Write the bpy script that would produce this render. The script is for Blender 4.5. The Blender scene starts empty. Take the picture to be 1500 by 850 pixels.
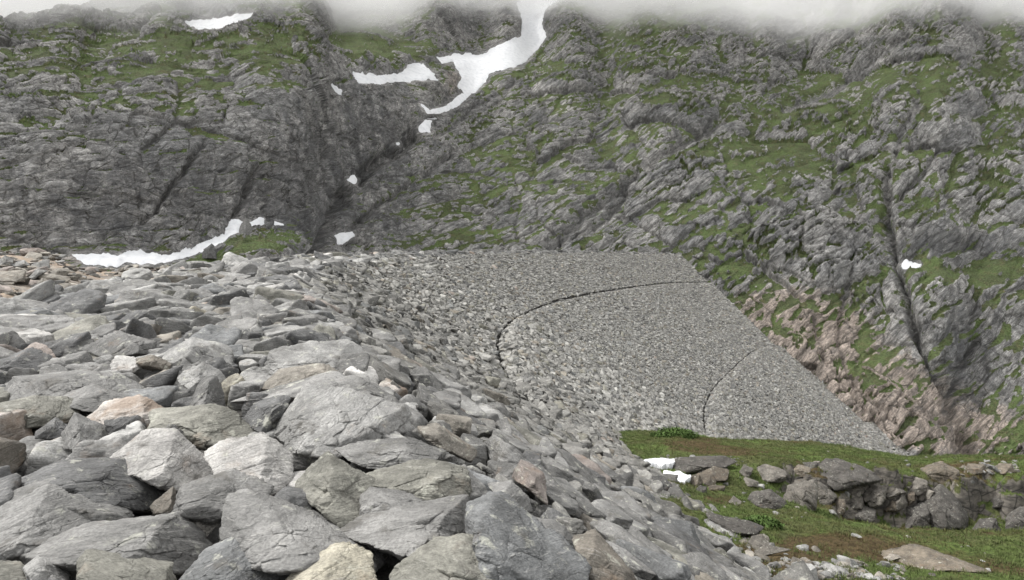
import bpy, math, random
import numpy as np
f4 = np.float32
F, HZ, W0, H0 = 878.9, 359.74, 1500.0, 850.0      # focal length and horizon row that the place's measured distances were worked out with
C = bpy.context.scene
COL = C.collection

# ------------------------------------------------------------------ noise (vectorised)
_rg = np.random.default_rng(7)
_G = _rg.normal(size=(256, 3)).astype(f4); _G /= np.linalg.norm(_G, axis=1)[:, None]
def _hash(ix, iy, iz, k=0):
    n = (ix.astype(np.uint32) * np.uint32(374761393) + iy.astype(np.uint32) * np.uint32(668265263)
         + iz.astype(np.uint32) * np.uint32(2246822519) + np.uint32((k * 3266489917) & 0xffffffff))
    n = (n ^ (n >> np.uint32(13))) * np.uint32(1274126177)
    n = (n ^ (n >> np.uint32(15))) * np.uint32(2654435761)
    return n ^ (n >> np.uint32(16))
def perlin(p, k=0):
    p = np.asarray(p, f4); i = np.floor(p); q = p - i; i = i.astype(np.int64)
    u = q * q * q * (q * (q * 6 - 15) + 10)
    out = np.zeros(len(p), f4)
    for dx in (0, 1):
        wx = u[:, 0] if dx else 1 - u[:, 0]
        for dy in (0, 1):
            wy = u[:, 1] if dy else 1 - u[:, 1]
            for dz in (0, 1):
                wz = u[:, 2] if dz else 1 - u[:, 2]
                g = _G[(_hash(i[:, 0] + dx, i[:, 1] + dy, i[:, 2] + dz, k) & np.uint32(255)).astype(np.int64)]
                out += wx * wy * wz * (g[:, 0] * (q[:, 0] - dx) + g[:, 1] * (q[:, 1] - dy) + g[:, 2] * (q[:, 2] - dz))
    return out * 1.5
def fbm(p, octv=4, k=0, gain=.5, lac=2.03):
    p = np.asarray(p, f4); a, s, t = 1.0, 0, 0
    for o in range(octv):
        s = s + a * perlin(p, k + o); t += a; a *= gain; p = p * f4(lac) + f4(11.7)
    return s / t
def worley(p, k=0, jit=.9):
    """F1, F2, vector to the nearest cell point, three random numbers of that cell"""
    p = np.asarray(p, f4); i = np.floor(p).astype(np.int64); q = p - i
    n = len(p); f1 = np.full(n, 9, f4); f2 = np.full(n, 9, f4); vec = np.zeros((n, 3), f4); hid = np.zeros(n, np.uint32)
    for dx in (-1, 0, 1):
        for dy in (-1, 0, 1):
            for dz in (-1, 0, 1):
                h = _hash(i[:, 0] + dx, i[:, 1] + dy, i[:, 2] + dz, k)
                v = np.stack([dx + .5 + jit * ((h & np.uint32(1023)).astype(f4) / 1023 - .5) - q[:, 0],
                              dy + .5 + jit * (((h >> np.uint32(10)) & np.uint32(1023)).astype(f4) / 1023 - .5) - q[:, 1],
                              dz + .5 + jit * (((h >> np.uint32(20)) & np.uint32(1023)).astype(f4) / 1023 - .5) - q[:, 2]], 1)
                d = np.sqrt((v * v).sum(1)); c = d < f1
                f2 = np.where(c, f1, np.minimum(f2, d)); f1 = np.where(c, d, f1)
                vec[c] = v[c]; hid[c] = h[c]
    r = [(_hash(hid, hid * 0 + j, hid * 0, 5) & np.uint32(65535)).astype(f4) / 65535 for j in range(3)]
    return f1, f2, vec, r
def sstep(a, b, x):
    t = np.clip((x - a) / (b - a), 0, 1); return t * t * (3 - 2 * t)
def boxblur(a, ry, rx):
    for ax, r in ((0, ry), (1, rx)):
        if r < 1: continue
        pad = [(0, 0)] * a.ndim; pad[ax] = (r + 1, r)
        c = np.cumsum(np.pad(a, pad, mode='edge').astype(np.float64), axis=ax)
        n = a.shape[ax]
        a = (np.take(c, range(2 * r + 1, 2 * r + 1 + n), ax) - np.take(c, range(0, n), ax)) / (2 * r + 1)
    return a

# ------------------------------------------------------------------ mesh helpers
def mesh_obj(name, co, faces, mat, attrs=None, smooth=True, parent=None, loc=(0, 0, 0)):
    """faces: (n,3) or (n,4) int array"""
    me = bpy.data.meshes.new(name)
    co = np.ascontiguousarray(co, f4); faces = np.ascontiguousarray(faces, np.int32)
    me.vertices.add(len(co)); me.vertices.foreach_set('co', co.ravel())
    k = faces.shape[1]; nf = len(faces)
    me.loops.add(nf * k); me.loops.foreach_set('vertex_index', faces.ravel())
    me.polygons.add(nf)
    me.polygons.foreach_set('loop_start', np.arange(0, nf * k, k, dtype=np.int32))
    me.polygons.foreach_set('loop_total', np.full(nf, k, np.int32))
    me.polygons.foreach_set('use_smooth', np.ones(nf, bool) * np.asarray(smooth, bool))
    for nm, arr in (attrs or {}).items():
        arr = np.ascontiguousarray(arr, f4)
        ty = 'FLOAT' if arr.ndim == 1 else ('FLOAT_VECTOR' if arr.shape[1] == 3 else 'FLOAT_COLOR')
        at = me.attributes.new(nm, ty, 'POINT')
        at.data.foreach_set({'FLOAT': 'value', 'FLOAT_VECTOR': 'vector', 'FLOAT_COLOR': 'color'}[ty], arr.ravel())
    me.update(calc_edges=True)
    me.materials.append(mat)
    o = bpy.data.objects.new(name, me); COL.objects.link(o); o.location = loc
    if parent: o.parent = parent
    return o
def tag(o, label=None, cat=None, group=None, kind=None):
    for k, v in (('label', label), ('category', cat), ('group', group), ('kind', kind)):
        if v: o[k] = v
    return o
def grid_faces(nr, nc):
    a = np.arange(nr * nc).reshape(nr, nc)
    return np.stack([a[:-1, :-1].ravel(), a[:-1, 1:].ravel(), a[1:, 1:].ravel(), a[1:, :-1].ravel()], 1)
def grid_normals(P):
    du = np.gradient(P, axis=1); dv = np.gradient(P, axis=0)
    n = np.cross(du, dv); n /= np.linalg.norm(n, axis=2)[..., None] + 1e-9
    return n
def ray(px, py):
    return np.array([(px - 750) / F, 1.0, (HZ - py) / F])
def bilin(A, r, c):
    r = np.clip(r, 0, A.shape[0] - 1.001); c = np.clip(c, 0, A.shape[1] - 1.001)
    i = np.floor(r).astype(int); j = np.floor(c).astype(int); a = r - i; b = c - j
    if A.ndim == 3: a = a[..., None]; b = b[..., None]
    return A[i, j] * (1 - a) * (1 - b) + A[i + 1, j] * a * (1 - b) + A[i, j + 1] * (1 - a) * b + A[i + 1, j + 1] * a * b
def in_poly(x, y, poly):
    ins = np.zeros(x.shape, bool); n = len(poly)
    for i in range(n):
        x1, y1 = poly[i]; x2, y2 = poly[(i + 1) % n]
        c = ((y1 > y) != (y2 > y)) & (x < (x2 - x1) * (y - y1) / (y2 - y1 + 1e-12) + x1)
        ins ^= c
    return ins
def seg_dist(x, y, poly, closed=True):
    d = np.full(x.shape, 1e9); n = len(poly)
    for i in range(n if closed else n - 1):
        x1, y1 = poly[i]; x2, y2 = poly[(i + 1) % n]
        L = (x2 - x1) ** 2 + (y2 - y1) ** 2 + 1e-9
        t = np.clip(((x - x1) * (x2 - x1) + (y - y1) * (y2 - y1)) / L, 0, 1)
        d = np.minimum(d, np.hypot(x - x1 - t * (x2 - x1), y - y1 - t * (y2 - y1)))
    return d

# ------------------------------------------------------------------ materials
class NT:
    def __init__(s, name):
        s.m = bpy.data.materials.new(name); s.m.use_nodes = True
        s.t = s.m.node_tree; s.n = s.t.nodes; s.b = s.n['Principled BSDF']; s.L = s.t.links.new
    def put(s, sock, v):
        if hasattr(v, 'is_output') or isinstance(v, bpy.types.NodeSocket): s.L(v, sock)
        elif isinstance(v, (tuple, list)) and sock.type == 'RGBA' and len(v) == 3: sock.default_value = (*v, 1)
        else: sock.default_value = v
    def attr(s, name, out='Color'):
        a = s.n.new('ShaderNodeAttribute'); a.attribute_name = name; return a.outputs[out]
    def pos(s): return s.n.new('ShaderNodeNewGeometry').outputs['Position']
    def normal_z(s):
        x = s.n.new('ShaderNodeSeparateXYZ'); s.L(s.n.new('ShaderNodeNewGeometry').outputs['Normal'], x.inputs[0]); return x.outputs['Z']
    def mapv(s, v, scale=(1, 1, 1), rot=(0, 0, 0)):
        m = s.n.new('ShaderNodeMapping'); s.put(m.inputs['Vector'], v); m.inputs['Scale'].default_value = scale
        m.inputs['Rotation'].default_value = rot; return m.outputs[0]
    def noise(s, v, scale, detail=4, rough=.55, dist=0.0):
        n = s.n.new('ShaderNodeTexNoise'); s.put(n.inputs['Vector'], v); n.inputs['Scale'].default_value = scale
        n.inputs['Detail'].default_value = detail; n.inputs['Roughness'].default_value = rough; n.inputs['Distortion'].default_value = dist
        return n.outputs['Fac']
    def vor(s, v, scale, feature='DISTANCE_TO_EDGE', out='Distance'):
        n = s.n.new('ShaderNodeTexVoronoi'); n.feature = feature; s.put(n.inputs['Vector'], v); n.inputs['Scale'].default_value = scale
        return n.outputs[out]
    def rng(s, v, a, b, c=0.0, d=1.0):
        n = s.n.new('ShaderNodeMapRange'); n.interpolation_type = 'SMOOTHSTEP'; s.put(n.inputs['Value'], v)
        for i, x in zip(('From Min', 'From Max', 'To Min', 'To Max'), (a, b, c, d)): s.put(n.inputs[i], x)
        return n.outputs[0]
    def math(s, op, a, b=0.0, clamp=False):
        n = s.n.new('ShaderNodeMath'); n.operation = op; n.use_clamp = clamp; s.put(n.inputs[0], a); s.put(n.inputs[1], b); return n.outputs[0]
    def mix(s, fac, a, b, mode='MIX'):
        n = s.n.new('ShaderNodeMix'); n.data_type = 'RGBA'; n.blend_type = mode
        s.put(n.inputs[0], fac); s.put(n.inputs[6], a); s.put(n.inputs[7], b); return n.outputs[2]
    def bump(s, h, strength, dist, nrm=None):
        n = s.n.new('ShaderNodeBump'); s.put(n.inputs['Height'], h); n.inputs['Strength'].default_value = strength; n.inputs['Distance'].default_value = dist
        if nrm is not None: s.L(nrm, n.inputs['Normal'])
        return n.outputs[0]
    def done(s, col, rough=.85, nrm=None, spec=.25):
        s.put(s.b.inputs['Base Color'], col); s.put(s.b.inputs['Roughness'], rough)
        s.b.inputs['Specular IOR Level'].default_value = spec
        if nrm is not None: s.L(nrm, s.b.inputs['Normal'])
        return s.m

def boulder_material():
    k = NT('boulder_rock'); tint = k.attr('tint'); rust = k.attr('tint', 'Alpha'); rc = k.attr('rc', 'Vector')
    fol = k.noise(k.mapv(rc, (1.2, 1.2, 4.6)), 2.4, 8, .66, 1.1)
    fol2 = k.noise(k.mapv(rc, (2, 2, 20)), 4.0, 5, .6, .4)
    mott = k.noise(rc, 1.6, 6, .6)
    fine = k.noise(rc, 55, 3, .6)
    c = k.mix(1, tint, k.rng(fol, .3, .72, .76, 1.21), 'MULTIPLY')
    c = k.mix(1, c, k.rng(mott, .3, .7, .62, 1.34), 'MULTIPLY')
    c = k.mix(1, c, k.rng(fine, .3, .7, .8, 1.2), 'MULTIPLY')
    c = k.mix(k.math('MULTIPLY', k.rng(fol2, .58, .7), .35), c, (.40, .39, .37))           # pale quartz bands
    lich = k.math('MULTIPLY', k.rng(k.noise(rc, 7, 6, .68), .56, .66), k.rng(k.noise(rc, 1.3, 3), .42, .56))
    c = k.mix(k.math('MULTIPLY', lich, .6), c, (.40, .40, .345))                            # lichen
    dirt = k.math('MULTIPLY', k.rng(k.noise(rc, 3.3, 7, .7), .55, .68), .7)
    c = k.mix(dirt, c, (.075, .07, .062))
    rs = k.rng(k.math('ADD', k.noise(rc, 2.4, 6, .65), k.math('MULTIPLY', rust, .42)), .64, .84)
    c = k.mix(k.math('MULTIPLY', rs, .6), c, (.185, .125, .08))
    h = k.math('ADD', k.math('MULTIPLY', fol, .8), k.math('ADD', k.math('MULTIPLY', k.noise(rc, 9, 8, .66), .6), k.math('MULTIPLY', fol2, .35)))
    crack = k.rng(k.vor(k.mapv(k.mix(.12, rc, k.n.new('ShaderNodeTexNoise').outputs['Color']), (1, 1, 2.2)), 2.6), 0, .035)
    h = k.math('ADD', h, k.math('MULTIPLY', crack, .12))
    return k.done(c, .82, k.bump(h, .75, .05), .3)

def mountain_material():
    k = NT('mountain_rock'); p = k.pos(); fo = k.attr('fol', 'Vector')
    g, wet, pink, crk = k.attr('grass', 'Fac'), k.attr('wet', 'Fac'), k.attr('pink', 'Fac'), k.attr('crack', 'Fac')
    strat = k.noise(k.mapv(fo, (.13, 1.25, .5)), .9, 8, .66, .25)
    strat2 = k.noise(k.mapv(fo, (.35, 3.2, 1.2)), 1.6, 6, .62, .2)
    broad = k.noise(p, .06, 6, .6); mid = k.noise(p, .5, 6, .62); fine = k.noise(p, 3.2, 5, .65)
    joint = k.rng(k.vor(k.mapv(k.mix(.06, fo, k.n.new('ShaderNodeTexNoise').outputs['Color']), (.28, 1, .5)), .55), 0, .045)
    joint2 = k.rng(k.vor(k.mapv(fo, (.4, 1, .6)), 1.5), 0, .07)
    rock = k.mix(k.rng(broad, .35, .65), (.18, .18, .179), (.30, .293, .282))
    rock = k.mix(k.math('MULTIPLY', k.rng(k.math('ADD', pink, k.math('MULTIPLY', k.math('SUBTRACT', mid, .5), 1.2)), .25, .9), .8), rock, (.315, .26, .22))
    rock = k.mix(1, rock, k.rng(strat, .3, .7, .50, 1.48), 'MULTIPLY')
    rock = k.mix(1, rock, k.rng(strat2, .3, .7, .62, 1.38), 'MULTIPLY')
    rock = k.mix(1, rock, k.rng(mid, .3, .7, .84, 1.16), 'MULTIPLY')
    rock = k.mix(1, rock, k.rng(fine, .3, .7, .74, 1.28), 'MULTIPLY')
    rock = k.mix(k.math('MULTIPLY', k.rng(k.noise(p, .9, 6, .7), .60, .70), .32), rock, (.36, .355, .33))      # lichen patches
    stain = k.rng(k.math('ADD', k.noise(k.mapv(p, (.55, .55, .16)), .5, 6, .65, .8), k.math('MULTIPLY', wet, .20)), .52, .76)
    rock = k.mix(k.math('MULTIPLY', stain, .62), rock, (.058, .059, .064))                                     # seepage stains
    jj = k.math('MAXIMUM', k.math('MULTIPLY', k.math('SUBTRACT', 1.0, joint), .85), k.math('MULTIPLY', k.math('SUBTRACT', 1.0, joint2), .60))
    jj = k.math('MULTIPLY', jj, k.rng(k.noise(p, .35, 4), .38, .56))
    rock = k.mix(k.math('MAXIMUM', k.math('MULTIPLY', crk, .6), jj), rock, (.045, .043, .038))               # darker along joints, cracks and ravine lines
    gn = k.noise(p, .16, 7, .65)
    gcol = k.mix(k.rng(gn, .38, .62), (.070, .084, .040), (.090, .122, .046))
    gcol = k.mix(k.math('MULTIPLY', k.rng(k.noise(p, .45, 7, .74), .50, .66), .75), gcol, (.105, .092, .050))
    gcol = k.mix(1, gcol, k.rng(k.noise(p, 2.6, 5, .7), .3, .7, .5, 1.55), 'MULTIPLY')
    gm = k.rng(k.math('ADD', g, k.math('MULTIPLY', k.math('SUBTRACT', k.noise(k.mapv(fo, (.5, 1, 1)), .9, 9, .74), .5), 2.3)), .42, .60)
    c = k.mix(gm, rock, gcol)
    h = k.math('ADD', k.math('MULTIPLY', strat, .8), k.math('ADD', k.math('MULTIPLY', strat2, .5), k.math('MULTIPLY', fine, .22)))
    h = k.math('ADD', h, k.math('MULTIPLY', joint, .25))
    return k.done(c, k.math('SUBTRACT', .9, k.math('MULTIPLY', stain, .25)), k.bump(h, .9, .55), .2)

def ground_material():
    k = NT('heath_ground'); p = k.pos(); nz = k.normal_z(); bare = k.attr('bare', 'Fac')
    gn = k.noise(p, .35, 7, .62)
    c = k.mix(k.rng(gn, .42, .6), (.058, .064, .026), (.066, .092, .027))
    c = k.mix(k.rng(k.math('ADD', k.noise(p, .16, 6, .68), k.math('MULTIPLY', bare, .3)), .53, .64), c, (.062, .046, .024))   # brown heath
    c = k.mix(1, c, k.rng(k.noise(p, 6, 6, .7), .3, .7, .5, 1.5), 'MULTIPLY')
    rk = k.mix(k.rng(k.noise(k.mapv(p, (1, 1, 3)), 1.2, 7, .65, .6), .3, .7), (.038, .036, .034), (.165, .150, .130))
    rk = k.mix(k.math('MULTIPLY', k.math('SUBTRACT', 1.0, k.rng(k.vor(p, .9), 0, .05)), .8), rk, (.022, .022, .02))
    c = k.mix(k.rng(k.math('ADD', nz, k.math('MULTIPLY', k.math('SUBTRACT', k.noise(p, .9, 7, .72), .5), 1.2)), .80, .64), c, rk)
    h = k.math('ADD', k.noise(p, 5, 8, .7), k.math('MULTIPLY', k.noise(p, 22, 4, .7), .5))
    return k.done(c, .95, k.bump(h, .9, .12), .1)

def bedrock_material():
    k = NT('bank_bedrock'); p = k.pos()
    a = k.noise(p, .28, 7, .65)
    c = k.mix(k.rng(a, .38, .62), (.20, .185, .165), (.30, .225, .16))
    c = k.mix(k.rng(k.noise(k.mapv(p, (.5, 1, 2), (0, .3, .5)), 1.1, 8, .66, .7), .35, .7), c, (.17, .155, .14))
    c = k.mix(1, c, k.rng(k.noise(p, 5, 6, .7), .3, .7, .65, 1.35), 'MULTIPLY')
    return k.done(c, .9, k.bump(k.noise(p, 2.5, 9, .68), .9, .2), .2)

def core_material():
    k = NT('dam_fill'); p = k.pos()
    c = k.mix(k.rng(k.noise(p, 2.5, 7, .7), .35, .65), (.03, .029, .027), (.10, .096, .09))
    return k.done(c, .95, k.bump(k.noise(p, 3, 6, .7), 1, .3), .1)

def snow_material():
    k = NT('old_snow'); p = k.pos()
    c = k.mix(k.rng(k.noise(p, .5, 6, .65), .40, .75), (.70, .71, .73), (.55, .565, .59))
    c = k.mix(k.math('MULTIPLY', k.rng(k.noise(p, 1.6, 7, .72), .60, .74), .45), c, (.50, .47, .44))
    return k.done(c, .6, k.bump(k.noise(p, 1.2, 6, .6), .5, .15), .3)

def leaf_material(name, a, b):
    k = NT(name); t = k.attr('tint')
    return k.done(k.mix(.35, t, k.mix(k.noise(k.pos(), 3, 3), a, b)), .8, None, .15)
CLOUD_ROW, CLOUD_D1, CLOUD_D2, CLOUD_D3, CLOUD_A = 41, .005, .010, .016, .84
SUN_EL, SUN_AZ, SUN_E, SUN_ANG, SKY, OVC, EXPO = 50, -75, 1.5, 12, .075, 7.0, 1.78
GBIAS = .03
HAZE = 0
# ------------------------------------------------------------------ the dam: a curved crest line, a rubble face at 1 : 1.53 with narrow berms
H_, SL, Z1, Z2, T1, T2 = 1.8721, 1.5177, 8.6081, 23.8196, -.6172, 1.1821
X0_, HD_, S_ = .18, -.4478, 212.3
KK = np.array([.003, .0093, .009, .0074, .0053, -.0011, .0085, .026])
BW = 1.5
N_ = 960
_s = np.arange(N_) * S_ / N_
_h = HD_ + np.cumsum(np.interp(_s, np.linspace(0, S_, 8), KK)) * S_ / N_
_x = X0_ + np.cumsum(np.sin(_h)) * S_ / N_; _y = 4 + np.cumsum(np.cos(_h)) * S_ / N_
_u = np.linspace(0, 1, N_); _zc = -H_ + T1 * _u + T2 * 4 * _u * (1 - _u)
_back = np.arange(-14, 0, .2)
cs = np.concatenate([_back, _s]); ch = np.concatenate([np.full(len(_back), HD_), _h])
cx = np.concatenate([X0_ + np.sin(HD_) * _back, _x]); cy = np.concatenate([4 + np.cos(HD_) * _back, _y])
cz = np.concatenate([np.full(len(_back), -H_), _zc])
cz = cz - .15 * sstep(5, 55, cs)
# face profile: (offset, depth below crest)
PO = [0, SL * Z1, SL * Z1 + BW, SL * Z2 + BW, SL * Z2 + 2 * BW, SL * 38 + 2 * BW, SL * 38 + 3 * BW, SL * 54 + 3 * BW]
PZ = [0, -Z1, -Z1 - .12, -Z2, -Z2 - .12, -38, -38.1, -54]
def prof(o):
    z = np.interp(o, PO, PZ)
    z = np.where(o < .7, -np.clip(o + .6, 0, 1.3) ** 2 / 2.6 / SL * 1.3, z)      # rounded shoulder
    return np.where(o < -7.5, (o + 7.5) * .45, z)                                  # upstream side falls away
def dam_pt(s, o):
    s = np.asarray(s, float); o = np.asarray(o, float)
    h = np.interp(s, cs, ch)
    return np.stack([np.interp(s, cs, cx) + np.cos(h) * o, np.interp(s, cs, cy) - np.sin(h) * o, np.interp(s, cs, cz) + prof(o)], -1)
def dam_frame(s, o):
    """along, outward normal"""
    e = .15
    a = dam_pt(s + e, o) - dam_pt(s - e, o); b = dam_pt(s, o + e) - dam_pt(s, o - e)
    a /= np.linalg.norm(a, axis=-1)[..., None]; b /= np.linalg.norm(b, axis=-1)[..., None]
    n = np.cross(b, a); n /= np.linalg.norm(n, axis=-1)[..., None]
    n *= np.where(n[..., 2:] < 0, -1, 1)
    return a, n
S_END = cs[-1]
def proj(P):
    P = np.asarray(P, float); return np.stack([750 + F * P[..., 0] / P[..., 1], HZ - F * P[..., 2] / P[..., 1]], -1)

# ------------------------------------------------------------------ the mountain
# foot line: where the mountain meets the dam end / the ground in front, as (azimuth column, row, distance)
eo = np.linspace(-1, 78, 60); ep = dam_pt(np.full(60, S_END - .6), eo); epx = proj(ep)
_k = np.maximum.accumulate(epx[:, 0]) <= epx[:, 0] + 1e-6
epx, epd = epx[_k], ep[_k, 1]
fx = np.concatenate([[-420, 0, 120, 250, 350, 440, 500, 600, 750, 900, 985], epx[:, 0] + 1, [1420, 1560, 2000]])
fr = np.concatenate([[412, 398, 396, 396, 394, 392, 388, 386, 384, 386, 386], epx[:, 1] + 13, [735, 752, 765]])
fd = np.concatenate([[104, 104, 110, 118, 128, 145, 175, 194, 204, 200, 192], epd - .8, [128, 121, 110]])
_o = np.argsort(fx); fx, fr, fd = fx[_o], fr[_o], fd[_o]
NC, NR = 1480, 620
pxc = np.linspace(-330, 1860, NC)
yb = np.interp(pxc, fx, fr); d0 = np.interp(pxc, fx, fd)
yt = np.interp(pxc, [-330, -100, 0, 60, 120, 200, 300, 2000], [55, 34, 27, 22, 10, -40, -95, -110])
sN = np.linspace(0, 1, NR)
PY = yb[None] + (yt - yb)[None] * sN[:, None]; PX = np.repeat(pxc[None], NR, 0)
def blobs(L, x, y):
    a = np.zeros(x.shape)
    for bx, by, rx, ry, v in L: a += v * np.exp(-((x - bx) / rx) ** 2 - ((y - by) / ry) ** 2)
    return a
wx = fbm(np.stack([PX.ravel() / 130, PY.ravel() / 130, 0 * PX.ravel()], 1), 3, 90).reshape(PX.shape) * 38
wy = fbm(np.stack([PX.ravel() / 130, PY.ravel() / 130, 0 * PX.ravel() + 9], 1), 3, 95).reshape(PX.shape) * 26
BX, BY = PX + wx, PY + wy
ALPHA = 40 + blobs([
    (180, 300, 330, 85, 18), (330, 225, 150, 70, 10), (430, 230, 70, 110, 20), (60, 160, 150, 40, -4), (230, 70, 330, 40, -12),
    (565, 185, 70, 65, 22), (560, 80, 110, 26, -14), (690, 40, 70, 38, 16), (620, 60, 40, 24, 8), (735, 85, 60, 30, -8),
    (1120, 228, 120, 20, -13), (1200, 172, 80, 24, -12), (1400, 120, 160, 15, -13), (1420, 407, 95, 11, -24), (1400, 362, 110, 22, 22),
    (1430, 490, 90, 60, 18), (1450, 235, 70, 26, -9), (1360, 200, 90, 50, 10), (1150, 330, 160, 50, 8), (1130, 290, 100, 15, -9), (640, 330, 90, 22, -5),
    (740, 240, 80, 15, -8), (1000, 150, 120, 22, -9), (930, 270, 50, 40, 8), (1230, 560, 40, 60, -6), (1200, 560, 120, 80, -3), (1150, 60, 160, 40, 8),
    (300, 385, 220, 16, -26)], BX, BY)
# ledges along the slope (world-like noise, stretched along the contour)
ALPHA += fbm(np.stack([PX.ravel() / 95, PY.ravel() / 26, 0 * PX.ravel() + 3], 1), 4, 60).reshape(PX.shape) * (26 - 12 * sstep(620, 420, PX)) * sstep(0, 60, yb[None] - PY)
E_ = (HZ - PY) / F
tanA = np.maximum(np.tan(np.radians(np.clip(ALPHA, 12, 74))), np.maximum(E_, 0) + .17)
dE = -np.gradient(PY, axis=0) / F
lnd = np.cumsum(dE / (tanA - E_), axis=0); lnd -= lnd[0]
lnd = boxblur(lnd, 2, 11)
Dm = d0[None] * np.exp(lnd)
Dm *= 1 - .10 * np.exp(-((PX - 395) / 75) ** 2 - ((PY - 372) / 26) ** 2)             # grassy knoll at the cliff foot
Pm = np.stack([(PX - 750) / F * Dm, Dm, E_ * Dm], 2)
Nm = grid_normals(boxblur(Pm, 5, 9))
Nm *= np.where((Nm * Pm).sum(2) > 0, -1, 1)[..., None]

RAV = [  # ravines and big joints: centre line, half width px, depth m
    ([(1345, 150), (1318, 200), (1300, 245)], 6, 2.2), ([(1300, 245), (1298, 330), (1322, 415), (1345, 500), (1383, 570), (1425, 668)], 6, 5.2),
    ([(1330, 50), (1262, 105), (1215, 135), (1150, 160)], 7, 3), ([(1385, 205), (1350, 255), (1310, 300)], 5, 3),
    ([(455, 380), (478, 345), (500, 292), (545, 243), (600, 203), (640, 165), (690, 122)], 9, 6.5),
    ([(518, 335), (560, 298), (612, 258), (662, 228)], 4, 2.5), ([(795, 372), (850, 320), (905, 278), (965, 232), (1060, 178)], 8, 3.5),
    ([(480, 130), (484, 200), (478, 260), (488, 320)], 6, 4), ([(380, 240), (360, 290), (330, 340)], 5, 2.5), ([(300, 210), (255, 270), (210, 330)], 4, 2),
    ([(1243, 400), (1222, 500), (1250, 570), (1310, 632)], 4, 1.8), ([(1190, 470), (1210, 540), (1290, 640)], 3.5, 1.4),
    ([(1430, 500), (1400, 560), (1395, 620)], 5, 3), ([(640, 200), (700, 160), (760, 120)], 4, 1.8), ([(870, 330), (905, 300), (930, 250)], 6, 3)]
SNOW = [
    ('large snow bank', [(100, 371), (140, 372), (175, 373), (205, 367), (215, 372), (245, 374), (290, 362), (330, 345), (338, 320), (352, 320), (358, 326), (387, 318), (389, 328), (375, 334), (356, 338), (354, 346), (335, 352), (318, 362), (300, 368), (270, 378), (240, 385), (205, 387), (185, 384), (172, 392), (150, 389), (122, 386)]),
    ('', [(397, 324), (415, 326), (417, 331), (400, 330)]),
    ('', [(485, 345), (519, 338), (519, 344), (502, 357), (495, 357)]),
    ('', [(508, 262), (521, 256), (529, 263), (521, 272), (511, 267)]),
    ('', [(609, 188), (622, 173), (637, 175), (629, 193), (612, 195)]),
    ('', [(616, 152), (630, 161), (650, 155), (676, 136), (690, 137), (668, 156), (645, 167), (624, 169)]),
    ('', [(640, 84), (672, 78), (700, 83), (740, 64), (762, 54), (766, 30), (755, 6), (775, -14), (830, -24), (850, -8), (815, 2), (798, 15), (794, 35), (800, 54), (788, 70), (765, 95), (716, 108), (712, 120), (695, 135), (680, 139), (671, 125), (677, 114), (671, 104), (664, 91), (648, 94)]),
    ('', [(517, 108), (560, 111), (590, 108), (598, 96), (620, 93), (641, 117), (600, 119), (555, 123), (525, 122)]),
    ('', [(272, 34), (300, 28), (370, 20), (366, 27), (345, 34), (320, 43), (288, 42)]),
    ('', [(485, 124), (496, 131), (498, 139), (488, 134)]),
    ('', [(1315, 387), (1325, 382), (1349, 389), (1345, 394), (1320, 394)]),
    ('', [(1393, 619), (1404, 622), (1403, 628), (1394, 626)]),
    ('', [(578, 212), (588, 206), (590, 211), (581, 216)])]
jx = PX + fbm(np.stack([PX.ravel() / 22, PY.ravel() / 22, 0 * PX.ravel()], 1), 3, 31).reshape(PX.shape) * 9
jy = PY + fbm(np.stack([PX.ravel() / 22, PY.ravel() / 22, 0 * PX.ravel() + 5], 1), 3, 35).reshape(PX.shape) * 9
snowf = np.zeros(PX.shape)
for _, pg in SNOW:
    a = np.array(pg); m = (PX > a[:, 0].min() - 12) & (PX < a[:, 0].max() + 12) & (PY > a[:, 1].min() - 12) & (PY < a[:, 1].max() + 12)
    d = seg_dist(PX[m], PY[m], pg); d = np.where(in_poly(PX[m], PY[m], pg), 0, d)
    snowf[m] = np.maximum(snowf[m], 1 - sstep(0, 8, d))

pf = Pm.reshape(-1, 3).astype(f4); nf_ = Nm.reshape(-1, 3).astype(f4)
U = np.array([-.80, -.25, -.62]); U /= np.linalg.norm(U); V = np.cross(U, [0, -.6, .8]); V /= np.linalg.norm(V); Wd = np.cross(U, V)
q = pf @ np.stack([U, V, Wd], 1).astype(f4)
warp = np.stack([fbm(pf / 16, 3, 41), fbm(pf / 16, 3, 45), fbm(pf / 16, 3, 49)], 1)
q = q + warp * 1.6
disp = np.zeros(len(pf), f4); crack = np.zeros(len(pf), f4)
wet = blobs([(300, 290, 240, 80, .95), (60, 300, 140, 70, .4), (450, 250, 60, 110, .9), (560, 190, 90, 70, .9), (1400, 362, 110, 25, 1.2), (1420, 520, 90, 90, .9), (560, 330, 90, 40, .5), (690, 50, 60, 40, .5), (900, 290, 60, 50, .4)], BX, BY).ravel()
cliff = np.clip(wet, 0, 1).astype(f4)
def blocks(scale, amp, stretch, k, tilt=1.2, crackw=.10, crackd=.35, bul=.6, cliffk=0.):
    global disp, crack
    a = q / (scale * np.array(stretch, f4)) + fbm(pf / (scale * .8), 2, k + 3)[:, None] * .10
    f1, f2, v, r = worley(a, k)
    e = f2 - f1
    facet = (r[0] - .5) * 1.1 + tilt * (v[:, 0] * (r[1] - .5) + v[:, 1] * (r[2] - .5) * 1.4 + v[:, 2] * (r[0] - .5))
    bulge = (1 - np.exp(-e / .22)) * bul * (1 - .8 * cliff)
    gap = 1 - sstep(0, crackw, e)
    calm = 1 - cliffk * cliff
    disp = disp + amp * calm * (facet + bulge - crackd * gap * 1.2)
    crack = np.maximum(crack, gap * min(1, amp) * calm)
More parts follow.
